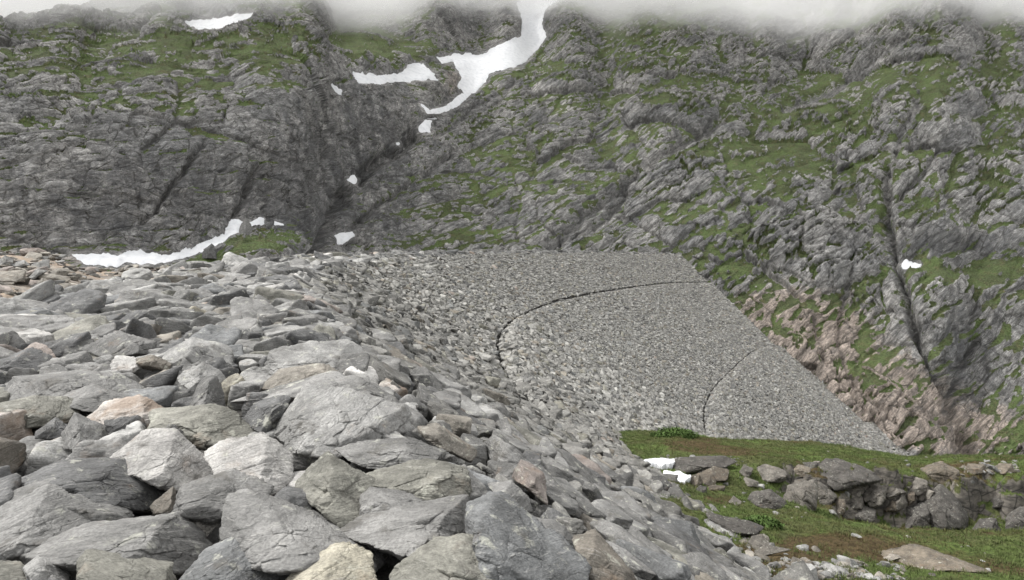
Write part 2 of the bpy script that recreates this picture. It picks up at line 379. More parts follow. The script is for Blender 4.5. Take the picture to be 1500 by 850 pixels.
def joints(scale, amp, k, skew=.5, ax=1):
    """overlapping parallel slabs: a saw-tooth across the joint direction, broken from block to block"""
    global disp, crack
    f1, f2, v, r = worley(q / (scale * np.array((4.5, 3.2, 3.2), f4)) + fbm(pf / (scale * 3), 2, k + 3)[:, None] * .15, k)
    o = 2 if ax == 1 else 0
    t = (q[:, ax] + skew * .5 * (r[1] - .5) * q[:, 1 - ax] + .22 * scale * fbm(pf / (scale * 2.0), 3, k + 5)) / (scale * (.6 + .8 * r[2])) + r[0] * 17
    fr = t - np.floor(t); on = np.maximum(sstep(.15, .45, r[1] + .4 * fbm(pf / (scale * 4), 2, k + 9)), cliff * .9)
    h = _hash(np.floor(t).astype(np.int64), (r[0] * 9999).astype(np.int64), np.zeros(len(t), np.int64), k).astype(f4) / 4294967295.
    disp = disp + amp * on * ((fr - .5) * (.5 + h) + (h - .5) * .6)
    crack = np.maximum(crack, on * (1 - sstep(0, .09, np.minimum(fr, 1 - fr))) * min(1, amp * 1.6))
blocks(26, 3.4, (1.6, 1, 1.2), 192, .4, .03, .03, .8, .5)
blocks(11, 1.15, (1.9, 1, 1.2), 201, .7, .045, .40, .6, .8)
joints(4.2, 1.15, 221, .35)
_c = cliff; _d = disp.copy(); joints(6.5, 1.9, 225, .25); disp = _d + (disp - _d) * cliff
blocks(6.0, .36, (2.0, .9, 1.3), 205, 1.3, .05, .45, .35)
d1 = disp.copy()
# slope after the big blocks -> where soil and grass can hold
P1 = Pm + Nm * d1.reshape(NR, NC, 1)
n1 = grid_normals(boxblur(P1, 3, 3)); n1 *= np.where((n1 * Pm).sum(2) > 0, -1, 1)[..., None]
GREEN = [(250, 80, 270, 40, .60), (120, 185, 150, 50, .22), (560, 78, 130, 30, .50), (655, 305, 110, 40, .26), (740, 232, 90, 30, .4), (980, 130, 140, 55, .32),
         (1120, 228, 130, 26, .42), (1200, 172, 90, 34, .4), (1400, 118, 170, 34, .42), (1425, 406, 100, 14, .75), (1450, 240, 80, 50, .35), (1085, 400, 60, 40, .3),
         (1262, 530, 22, 50, .75), (1210, 560, 130, 110, -.34), (900, 55, 130, 45, .34), (395, 356, 72, 20, .6), (1120, 300, 200, 50, .12), (1460, 470, 80, 50, .14), (1100, 380, 30, 60, .2),
         (220, 300, 260, 75, -.5), (450, 250, 60, 100, -.3), (565, 190, 80, 70, -.35), (545, 320, 60, 50, -.2), (890, 330, 90, 50, -.12), (1400, 362, 100, 20, -.5),
         (1430, 570, 80, 60, -.25), (1200, 335, 80, 50, -.12), (690, 40, 70, 40, -.3), (1300, 620, 110, 60, -.3), (480, 330, 30, 50, -.3), (1150, 60, 150, 30, -.08), (650, 210, 70, 60, -.14)]
gr = blobs(GREEN, BX, BY).ravel()
conc = (boxblur(d1.reshape(NR, NC), 10, 10).ravel() - d1)
gsc = gr * .62 + (n1[..., 2].ravel() - .66) * 1.5 + fbm(pf / 12, 3, 61) * .40 + fbm(q / np.array([8, 1.7, 1.7], f4), 4, 64) * 1.0 + fbm(pf / 2.5, 4, 67) * .45 + np.clip(conc, -1.4, 1.4) * .17 + crack * .10 + GBIAS
grass = sstep(.02, .34, gsc) * (1 - snowf.ravel())
rk = 1 - .75 * grass
joints(1.5, .30, 231, .35)
joints(5.0, .22, 241, .6, 0)
blocks(2.4, .12, (2.4, .8, 1.3), 211, 1.8, .07, .6, .15)
dd3 = disp - d1
x0 = disp.copy(); blocks(.85, .05, (2.0, .8, 1.2), 215, 2.0, .12, .7, .1); dd4 = disp - x0
fine = fbm(pf / 1.0, 3, 71) * .05 + fbm(q / np.array([6, 1.0, 2.0], f4), 4, 73) * .22
disp = d1 * (1 - .5 * grass) + (dd3 + dd4) * rk + fine * (1 - .5 * grass)
for pl, w, dep in RAV:
    xs = [a[0] for a in pl]; ys = [a[1] for a in pl]
    m = (PX > min(xs) - 5 * w) & (PX < max(xs) + 5 * w) & (PY > min(ys) - 5 * w) & (PY < max(ys) + 5 * w)
    d = seg_dist(jx[m], jy[m], pl, False)
    g = np.exp(-(d / w) ** 2); disp.reshape(NR, NC)[m] -= dep * g
    grass.reshape(NR, NC)[m] *= 1 - .8 * g; crack.reshape(NR, NC)[m] = np.maximum(crack.reshape(NR, NC)[m], g * .6)
foot = (1 - sstep(0, 22, yb[None] - PY)) * sstep(960, 1010, PX)                                   # calm the rock where the dam butts against it
sf = snowf.ravel()
pink = blobs([(1200, 530, 110, 85, 1.1), (1300, 610, 110, 70, 1.2), (1470, 640, 80, 50, 1.0), (1150, 460, 80, 35, .8), (660, 125, 20, 16, .6), (100, 380, 90, 14, .5)], BX, BY).ravel()
disp = disp * (1 - .42 * np.clip(pink, 0, 1))
_nf = (sstep(470, 430, PX) * np.exp(-((PY - 386) / 18) ** 2)).ravel(); disp = np.where(disp > -.2, -.2 * _nf + disp * (1 - _nf), disp)      # the foot behind the crest is low rubble
disp = disp * (1 - .95 * sf) * (1 - .75 * foot.ravel())
Pd = Pm + Nm * disp.reshape(NR, NC, 1)
fq = (Pd.reshape(-1, 3) @ np.stack([U, V, Wd], 1) + warp * 1.6).reshape(NR, NC, 3)
# a rim that goes back down behind the top, so that the mountain is a body and not a sheet
back = [Pd[-1] + np.array([0, 14, -3.0]), Pd[-1] + np.array([0, 60, -25.0]), Pd[-1] * np.array([1.1, 1, 0]) + np.array([0, 160, -10.0])]
frt = [np.stack([Pd[0, :, 0], Pd[0, :, 1] - 1.0, Pd[0, :, 2] - 12], 1)]
PP = np.concatenate([np.array(frt), Pd, np.array(back)], 0)
def ext(a): a = np.asarray(a).reshape(NR, NC); return np.concatenate([a[:1], a, a[-1:], a[-1:], a[-1:]], 0).ravel()
MM = mountain_material()
mountain = mesh_obj('mountain', PP.reshape(-1, 3), grid_faces(NR + 4, NC), MM, {'fol': np.concatenate([fq[[0]], fq, fq[[-1, -1, -1]]]).reshape(-1, 3), 'grass': ext(grass), 'wet': ext(wet), 'pink': ext(pink), 'crack': ext(np.clip(crack, 0, 1) * (1 - grass))})
tag(mountain, kind='structure')
mountain.data.polygons.foreach_set('use_smooth', np.ones(len(mountain.data.polygons), bool))

# ------------------------------------------------------------------ snow lying on the mountain
Pb = boxblur(Pd, 4, 4); Nb = Nm * .7 + np.array([0, -.1, .75]); Nb /= np.linalg.norm(Nb, axis=2)[..., None]
SM = snow_material()
SNOW_LABELS = [
    'long curved snow bank along the foot of the dark left-hand cliff', 'tiny snow scrap on the dark rock just right of the cliff-foot snow bank',
    'small triangular snow patch in the gully mouth just above the dam crest', 'small ragged snow patch halfway up the dark gully, above the little stream bed',
    'small oval snow patch in the gully between the two middle tongues', 'thin curved snow strip hugging the base of the rock wedge in the gully',
    'largest snowfield, a broad white tongue pouring down out of the cloud', 'flat snow ledge on top of the dark rock block beside the snowfield',
    'pale snow patch half lost in cloud at the upper left rim', 'tiny snow scrap left of the flat snow ledge on the cliff edge',
    'small snow patch on the ledge under the dark right-hand cliff', 'tiny snow speck at the bottom of the right-hand ravine', 'tiny snow speck on the dark gully line, lowest before the gully bends']
def snow_patch(pg, label, step=1.0, sampler=None, tmax=.6):
    a = np.array(pg, float); gx = np.arange(a[:, 0].min() - 6, a[:, 0].max() + 6, step); gy = np.arange(a[:, 1].max() + 6, a[:, 1].min() - 6, -step)
    X, Y = np.meshgrid(gx, gy); n0 = 0 * X.ravel()
    xw = X + fbm(np.stack([X.ravel() / 11, Y.ravel() / 11, n0], 1), 3, 21).reshape(X.shape) * 4
    yw = Y + fbm(np.stack([X.ravel() / 11, Y.ravel() / 11, n0 + 7], 1), 3, 25).reshape(X.shape) * 4
    ins = in_poly(xw, yw, pg); d = seg_dist(xw, yw, pg) * np.where(ins, 1, -1)
    P, Nn, mpp = sampler(X, Y)
    t = np.clip(tmax * (1 - np.exp(-np.maximum(d * mpp, 0) / 1.2)) + np.minimum(d, 0) * mpp * .8 + .02, -1.0, tmax)
    t = t + fbm(P.reshape(-1, 3) / 3.5, 3, 27).reshape(X.shape) * .18
    top = P + Nn * t[..., None]; bot = P - Nn * 1.2
    keep = d > -2.2
    q = keep[:-1, :-1] & keep[1:, :-1] & keep[:-1, 1:] & keep[1:, 1:]
    nr, nc = X.shape; f = grid_faces(nr, nc)[q.ravel()]; n = nr * nc
    ff = [f, f[:, ::-1] + n]
    ed = {}
    for fa in f:
        for i in range(4):
            e = (fa[i], fa[(i + 1) % 4])
            if (e[1], e[0]) in ed: del ed[(e[1], e[0])]
            else: ed[e] = 1
    if ed: e = np.array(list(ed)); ff.append(np.stack([e[:, 1], e[:, 0], e[:, 0] + n, e[:, 1] + n], 1))
    ff = np.concatenate(ff); used, inv = np.unique(ff, return_inverse=True)
    co = np.concatenate([top.reshape(-1, 3), bot.reshape(-1, 3)])[used]
    c = co.mean(0)
    return tag(mesh_obj('snow_patch', co - c, inv.reshape(ff.shape), SM, loc=c), label, 'snow patch', 'old snow left on the mountain')
def mt_sampler(X, Y):
    c = (X - pxc[0]) / (pxc[1] - pxc[0]); b = np.interp(X, pxc, yb); t = np.interp(X, pxc, yt); r = (Y - b) / (t - b) * (NR - 1)
    P = bilin(Pb, r, c); return P, bilin(Nb, r, c), P[..., 1] / F
for (nm, pg), lb in zip(SNOW, SNOW_LABELS):
    snow_patch(pg, lb, 1.0 if len(pg) > 10 else .7, mt_sampler, np.array(.55) if len(pg) > 10 else .4)
# ------------------------------------------------------------------ ground below the dam: two grassy shelves with a low rock step between
KN = [  # column, [(distance, z)...]
    (780, [(6, -8.3), (18, -9.0), (30, -11.3), (40, -13.4), (50, -15.2), (58, -18), (75, -27), (112, -46)]),
    (1000, [(6, -8.3), (18, -8.95), (30, -11.4), (33.6, -12.5), (34.4, -11.9), (38, -12.6), (49.5, -15.35), (56, -18.5), (75, -27), (112, -46)]),
    (1100, [(6, -8.5), (18, -9.4), (25, -11.1), (30.3, -12.75), (31.2, -12.1), (34, -12.4), (46, -15.05), (53, -17.5), (75, -27), (112, -46)]),
    (1180, [(6, -8.8), (18, -9.75), (26, -11.55), (30.5, -13.6), (31.2, -13.6), (32.8, -12.3), (45, -14.8), (53, -18), (75, -27), (112, -46)]),
    (1250, [(6, -8.8), (18, -9.8), (26, -12.1), (30.6, -14.5), (31.4, -14.6), (32.8, -12.3), (44, -14.9), (52, -18), (75, -27), (112, -46)]),
    (1330, [(6, -8.8), (18, -9.9), (25.5, -12.05), (30.8, -14.7), (31.5, -14.8), (32.9, -12.4), (43, -14.9), (52, -19), (75, -28), (112, -46)]),
    (1450, [(6, -8.8), (18, -9.9), (25.5, -12.05), (30.8, -14.8), (31.6, -14.9), (33.1, -12.5), (41, -14.4), (50, -19), (75, -28), (112, -45)]),
    (1700, [(6, -8.8), (18, -9.9), (25.5, -12.0), (30.8, -14.8), (31.7, -14.8), (33.3, -12.6), (41, -14.0), (50, -18), (75, -28), (112, -44)]),
    (2300, [(6, -8.6), (18, -9.8), (25.5, -11.6), (28.5, -13.4), (32, -13.0), (35, -12.4), (41, -13.8), (50, -18), (75, -28), (112, -43)])]
gd = np.concatenate([np.arange(6, 17, .35), np.arange(17, 50, .10), np.arange(50, 60, .4), np.arange(60, 113, 2.0)])
gpx = np.arange(780, 2060, 2.6)
tab = np.array([np.interp(gd, *zip(*k)) for _, k in KN]); kc = np.array([k for k, _ in KN], float)
GZ = np.array([np.interp(gpx, kc, tab[:, i]) for i in range(len(gd))])
GZ = boxblur(GZ, 3, 8)
_w = np.clip(.35 + 1.5 * fbm(np.stack([gpx / 95, 0 * gpx + 4, 0 * gpx], 1), 3, 319), 0, .8)[None]                    # in places it eases into a grassy ramp
GZ = GZ * (1 - _w) + boxblur(GZ, 26, 4) * _w
_sh = (fbm(np.stack([gpx / 75, 0 * gpx, 0 * gpx], 1), 3, 318) * 2.2)[None] * np.exp(-((gd - 32) / 4.5) ** 2)[:, None]      # the rock step is not straight
_dq = gd[:, None] + _sh
GZ = np.stack([np.interp(_dq[:, i], gd, GZ[:, i]) for i in range(len(gpx))], 1)
GX = (gpx[None] - 750) / F * gd[:, None]; GY = np.repeat(gd[:, None], len(gpx), 1)
g0 = np.stack([GX.ravel(), GY.ravel(), 0 * GX.ravel()], 1)
GZ = GZ + (fbm(g0 / 6, 3, 300) * .58 + fbm(g0 / 1.7, 4, 305) * .26 + np.abs(fbm(g0 / .45, 3, 309)) * .10).reshape(GZ.shape)
_lip = np.exp(-((GY - 27.5) / 1.4) ** 2) * sstep(1080, 1250, gpx)[None]
GZ += _lip * fbm(np.stack([gpx / 60, 0 * gpx, 0 * gpx], 1), 2, 311)[None] * .25
_cl = np.exp(-((GY - 32.3) / 1.1) ** 2) * sstep(1110, 1200, gpx)[None]
_f1, _f2, _v, _r = worley(np.stack([GX.ravel() / 1.5, GY.ravel() / 1.2, GZ.ravel() / 1.3], 1), 315)
GZ += _cl * ((_r[0] - .5) * .55 + _v[:, 0] * (_r[1] - .5) * .6 + .35 * (1 - np.exp(-(_f2 - _f1) / .2)) - (1 - sstep(0, .07, _f2 - _f1)) * .25 + fbm(g0 / .5, 3, 317) * .25).reshape(GZ.shape)
GP = np.stack([GX, GY, GZ], 2)
BARE = blobs([(1010, 655, 50, 12, .8), (1075, 662, 40, 6, .8), (1040, 735, 40, 8, .5), (1180, 810, 120, 16, .8), (1200, 793, 60, 6, .6), (1410, 700, 60, 25, .5), (1120, 830, 60, 20, .8), (1330, 775, 50, 5, .5)], *[proj(GP)[..., i] for i in (0, 1)])
ground = tag(mesh_obj('ground', GP.reshape(-1, 3), grid_faces(*GX.shape), ground_material(), {'bare': BARE.ravel()}), kind='structure')
def ground_hit(px, py):
    """first point of the ground on the line of sight"""
    c = (px - gpx[0]) / (gpx[1] - gpx[0]); j = int(np.clip(c, 0, len(gpx) - 2)); a = np.clip(c - j, 0, 1)
    z = GZ[:, j] * (1 - a) + GZ[:, j + 1] * a; zr = (HZ - py) / F * gd
    k = np.where((z >= zr) & (gd > 14))[0]
    d = gd[k[0]] if len(k) else 45.0
    return np.array([(px - 750) / F * d, d, (HZ - py) / F * d])
# left bank: weathered bedrock beside the crest
bd = np.concatenate([np.arange(5, 30, .25), np.arange(30, 70, .5), np.arange(70, 125, 3)]); bpx = np.arange(-700, 520, 4.0)
BK = [(-700, [(5, -3.6), (12, -2.0), (20, -1.0), (32, -.4), (42, -.3), (60, -2), (125, -7)]),
      (0, [(5, -3.6), (10, -2.6), (13, -1.9), (20, -1.4), (30, -1.0), (41, -.62), (52, -1.4), (70, -3), (125, -7)]),
      (75, [(5, -3.6), (15, -2.5), (22, -1.8), (30, -1.3), (42, -.85), (52, -1.6), (70, -3), (125, -7)]),
      (140, [(5, -3.6), (15, -2.7), (22, -2.2), (30, -2.0), (42, -2.1), (52, -2.7), (70, -3), (125, -7)]),
      (200, [(5, -3.6), (20, -2.6), (30, -2.1), (42, -2.4), (52, -3), (70, -3), (125, -7)]),
      (320, [(5, -3.6), (24, -2.8), (40, -2.0), (55, -2.1), (62, -2.8), (80, -4), (125, -7)]),
      (520, [(5, -3.6), (30, -3), (50, -2.4), (60, -3), (80, -5), (125, -8)])]
tab = np.array([np.interp(bd, *zip(*k)) for _, k in BK]); kc = np.array([k for k, _ in BK], float)
BZ = boxblur(np.array([np.interp(bpx, kc, tab[:, i]) for i in range(len(bd))]), 3, 5)
BX_ = (bpx[None] - 750) / F * bd[:, None]; BY_ = np.repeat(bd[:, None], len(bpx), 1)
b0 = np.stack([BX_.ravel(), BY_.ravel(), BZ.ravel()], 1).astype(f4)
f1, f2, v, r = worley(b0 / np.array([3.2, 2.2, 3], f4) + fbm(b0 / 3, 2, 320)[:, None] * .2, 321)
BZ = BZ + ((r[0] - .5) * .2 + v[:, 0] * (r[1] - .5) * .45 - (1 - sstep(0, .1, f2 - f1)) * .15 + fbm(b0 / 1.0, 4, 325) * .10).reshape(BZ.shape)
BP = np.stack([BX_, BY_, BZ], 2)
terrain = tag(mesh_obj('terrain', BP.reshape(-1, 3), grid_faces(*BZ.shape), bedrock_material()), kind='structure')
def bank_hit(px, py):
    j = int(np.clip((px - bpx[0]) / 4.0, 0, len(bpx) - 2)); zr = (HZ - py) / F * bd
    k = np.where(BZ[:, j] >= zr)[0]; d = bd[k[0]] if len(k) else 41.0
    return np.array([(px - 750) / F * d, d, (HZ - py) / F * d])

# ------------------------------------------------------------------ the dam's rockfill body
ss = np.concatenate([np.arange(-10, 40, .6), np.arange(40, S_END, 1.0), [S_END]])
oo = np.concatenate([[-30], np.arange(-9.5, 3, .5), np.arange(3, 80, 1.0), PO[1:7]]); oo = np.unique(oo)
SS, OO = np.meshgrid(ss, oo, indexing='ij')
DP = dam_pt(SS, OO); _a, dn = dam_frame(SS, OO)
DP = DP - dn * .30 + fbm(DP.reshape(-1, 3) / .9, 2, 330).reshape(SS.shape)[..., None] * dn * .12
cap = DP[-1:].copy(); cap[..., 2] -= 14; first = DP[:1].copy(); first[..., 2] -= 14
DP = np.concatenate([first, DP, cap], 0)
dam = tag(mesh_obj('rockfill_dam', DP.reshape(-1, 3), grid_faces(*DP.shape[:2]), core_material()), 'curved grey rockfill embankment dam with two stepped berms across the valley', 'dam')

# ------------------------------------------------------------------ rocks
_ico = {}
def ico(n):
    if n not in _ico:
        t = (1 + 5 ** .5) / 2
        v = [(-1, t, 0), (1, t, 0), (-1, -t, 0), (1, -t, 0), (0, -1, t), (0, 1, t), (0, -1, -t), (0, 1, -t), (t, 0, -1), (t, 0, 1), (-t, 0, -1), (-t, 0, 1)]
        f = [(0, 11, 5), (0, 5, 1), (0, 1, 7), (0, 7, 10), (0, 10, 11), (1, 5, 9), (5, 11, 4), (11, 10, 2), (10, 7, 6), (7, 1, 8), (3, 9, 4), (3, 4, 2), (3, 2, 6), (3, 6, 8), (3, 8, 9), (4, 9, 5), (2, 4, 11), (6, 2, 10), (8, 6, 7), (9, 8, 1)]
        v = np.array(v, float); v /= np.linalg.norm(v, axis=1)[:, None]; f = np.array(f)
        for _ in range(n):
            e = np.sort(np.concatenate([f[:, [0, 1]], f[:, [1, 2]], f[:, [2, 0]]]), 1)
            ue, inv = np.unique(e, axis=0, return_inverse=True); inv = inv.ravel()
            m = v[ue].sum(1); m /= np.linalg.norm(m, axis=1)[:, None]
            k = len(f); a, b, c = inv[:k] + len(v), inv[k:2 * k] + len(v), inv[2 * k:] + len(v)
            v = np.concatenate([v, m])
            f = np.concatenate([np.stack([f[:, 0], a, c], 1), np.stack([f[:, 1], b, a], 1), np.stack([f[:, 2], c, b], 1), np.stack([a, b, c], 1)])
        _ico[n] = (v, f)
    return _ico[n]
def poly_radius(dirs, n, d, p):
    x = np.maximum(dirs @ n.T / d, 1e-3)
    m = x.max(1)
    return 1 / (m * ((x / m[:, None]) ** p).sum(1) ** (1 / p))
def roughen(v, size, seed, amt=1.0):
    """ledges along the foliation, chips and lumps; v in metres"""
    o = seed * 13.37 % 97
    n = v / (np.linalg.norm(v, axis=1)[:, None] + 1e-9)
    d = fbm(v / size * 2.3 + o, 4, 401) * .075
    a = v / size * np.array([1.3, 1.3, 7.0]) + o
    t = fbm(a, 3, 411)
    d = d + (np.round(t * 5) / 5 * .5 + t * .5) * .055
    d = d - np.clip(fbm(v / size * 4 + o, 3, 421) - .12, 0, 1) * .10
    if len(v) > 300:                                   # broken faces
        for sc, am, kk in ((2.2, .09, 431), (6.0, .034, 441)):
            f1, f2, vec, r = worley(v / size * sc * np.array([1, 1, 1.5]) + o, kk)
            d = d + am * ((r[0] - .5) * .6 + vec[:, 0] * (r[1] - .5) + vec[:, 1] * (r[2] - .5) + vec[:, 2] * (r[0] - .5)) - am * .25 * (1 - sstep(0, .10, f2 - f1))
    return v + n * (d * size * amt)[:, None]
def rock(n, dims, rg, p=32, extra=9, lo=.66, hi=1.0):
    dims = np.asarray(dims, float)
    dirs, f = ico(n)
    base = np.concatenate([np.eye(3), -np.eye(3)]) + rg.normal(size=(6, 3)) * .22
    nn = np.concatenate([base, rg.normal(size=(extra, 3)) * [1, 1, .8]]); 
    nn = nn / dims[None] ** .6; nn /= np.linalg.norm(nn, axis=1)[:, None]
    d = np.linalg.norm(nn * dims, axis=1) * rg.uniform(lo, hi, len(nn))
    dd = dirs * dims; dd /= np.linalg.norm(dd, axis=1)[:, None]
    v = dd * poly_radius(dd, nn, d, p)[:, None]
    return v
def rot(rg, s):
    a = rg.normal(size=3) * s; th = np.linalg.norm(a) + 1e-9; k = a / th
    K = np.array([[0, -k[2], k[1]], [k[2], 0, -k[0]], [-k[1], k[0], 0]])
    return np.eye(3) + math.sin(th) * K + (1 - math.cos(th)) * K @ K
def rot_ax(k, th):
    K = np.array([[0, -k[2], k[1]], [k[2], 0, -k[0]], [-k[1], k[0], 0]])
    return np.eye(3) + math.sin(th) * K + (1 - math.cos(th)) * K @ K
# real colours of the stone, with how rust-stained it is
TINTS = {'mid grey': (.152, .150, .145, .1), 'pale grey': (.212, .210, .203, .1), 'dark grey': (.088, .088, .088, .1), 'white': (.30, .292, .28, .2), 'olive grey': (.152, .149, .130, .15),
         'tan': (.180, .166, .144, .22), 'brown': (.112, .101, .086, .18), 'rust-streaked': (.29, .27, .25, .6), 'pinkish': (.205, .178, .162, .3), 'blue-grey': (.128, .131, .132, .05), 'cream': (.31, .29, .235, .2)}
RM = boulder_material()
def tinted(name, rg, j=.06):
    t = np.array(TINTS[name]); t[:3] *= 1 + rg.normal() * j; return t
def rock_obj(name, v, f, c, tint, rc, rg):
    return mesh_obj(name, v, f, RM, {'tint': np.repeat(tint[None], len(v), 0), 'rc': rc + rg.uniform(-40, 40, 3)}, loc=c)
def hull2(pts):
    pts = sorted(map(tuple, pts))
    def half(P):
        h = []
        for p in P:
            while len(h) > 1 and (h[-1][0] - h[-2][0]) * (p[1] - h[-2][1]) - (h[-1][1] - h[-2][1]) * (p[0] - h[-2][0]) <= 0: h.pop()
            h.append(p)
        return h
    a, b = half(pts), half(pts[::-1]); return np.array(a[:-1] + b[:-1])
def shaped_rock(poly, centre, n, rg, depth=.85, p=24, top=.55):
    """a boulder whose outline from the crest is poly (columns/rows); its depth and facets are its own"""
    c = np.asarray(centre, float); d = c[1]
    Vd = c / np.linalg.norm(c); R = np.cross(Vd, [0, 0, 1]); R /= np.linalg.norm(R); Uu = np.cross(R, Vd)
    pts = []
    for x, y in poly:
        q = ray(x, y); q = q * (np.dot(c, Vd) / np.dot(q, Vd)) - c; pts.append((q @ R, q @ Uu))
    hp = hull2(pts); mid = hp.mean(0)
    w, h = np.ptp(hp[:, 0]), np.ptp(hp[:, 1]); D = depth * max(math.sqrt(w * h), h * .9)
    off = R * mid[0] + Uu * mid[1]; hp = hp - mid
    N, Dd = [], []
    for i in range(len(hp)):
        a, b = hp[i], hp[(i + 1) % len(hp)]; e = b - a
        if np.hypot(*e) < .02 * w: continue
        n2 = np.array([e[1], -e[0]]) / np.hypot(*e); dist = n2 @ a
        t = (-rg.uniform(.25, top + .25) if n2[1] > .2 else rg.uniform(-.25, .15))     # tops lean away from the viewer
        yb_ = D * .42 if n2[1] > .2 else rg.uniform(-.2, .1) * D                         # the edge that makes the outline lies at the back of the top
        nv = np.array([n2[0], t, n2[1]]); nv /= np.linalg.norm(nv)
        N.append(nv); Dd.append(max(nv @ np.array([a[0], yb_, a[1]]), .06 * w))
    for k in range(5):
        nv = np.array([rg.uniform(-.8, .8), -1, rg.uniform(-.15, .75)]); nv /= np.linalg.norm(nv)
        N.append(nv); Dd.append(np.linalg.norm(nv * [w * .5, D * .52, h * .5]) * rg.uniform(.70, .95))
    N.append(np.array([rg.uniform(-.2, .2), 1, -.1])); Dd.append(D * .6)
    N.append(np.array([0, .2, -1])); Dd.append(h * .75)
    N = np.array(N); N /= np.linalg.norm(N, axis=1)[:, None]; Dd = np.array(Dd)
    dirs, f = ico(n); dd = dirs * [w, D, max(h, .6 * D)]; dd /= np.linalg.norm(dd, axis=1)[:, None]
    v = dd * poly_radius(dd, N, Dd, p)[:, None]
    Q = rot(rg, .35)
    v = roughen(v @ Q, math.sqrt(w * h), rg.uniform(0, 90), .75)
    return (v @ Q.T) @ np.stack([R, Vd, Uu], 0), f, c + off, v, (w, D, h)
def surf_z(x, y):
    """height and (s, o) of the dam surface under a plan point"""
    x = np.atleast_1d(x); y = np.atleast_1d(y)
    i = np.array([np.argmin((cx - a) ** 2 + (cy - b) ** 2) for a, b in zip(x, y)])
    o = (x - cx[i]) * np.cos(ch[i]) - (y - cy[i]) * np.sin(ch[i])
    return cz[i] + prof(o), cs[i], o
def dam_hit(px, py):
    d = np.concatenate([np.arange(1.5, 20, .05), np.arange(20, 90, .3)]); r = ray(px, py)
    z, s, o = surf_z(r[0] * d, d); k = np.where(z >= r[2] * d)[0]
    dd = d[k[0]] if len(k) else 60.0
    return r * dd
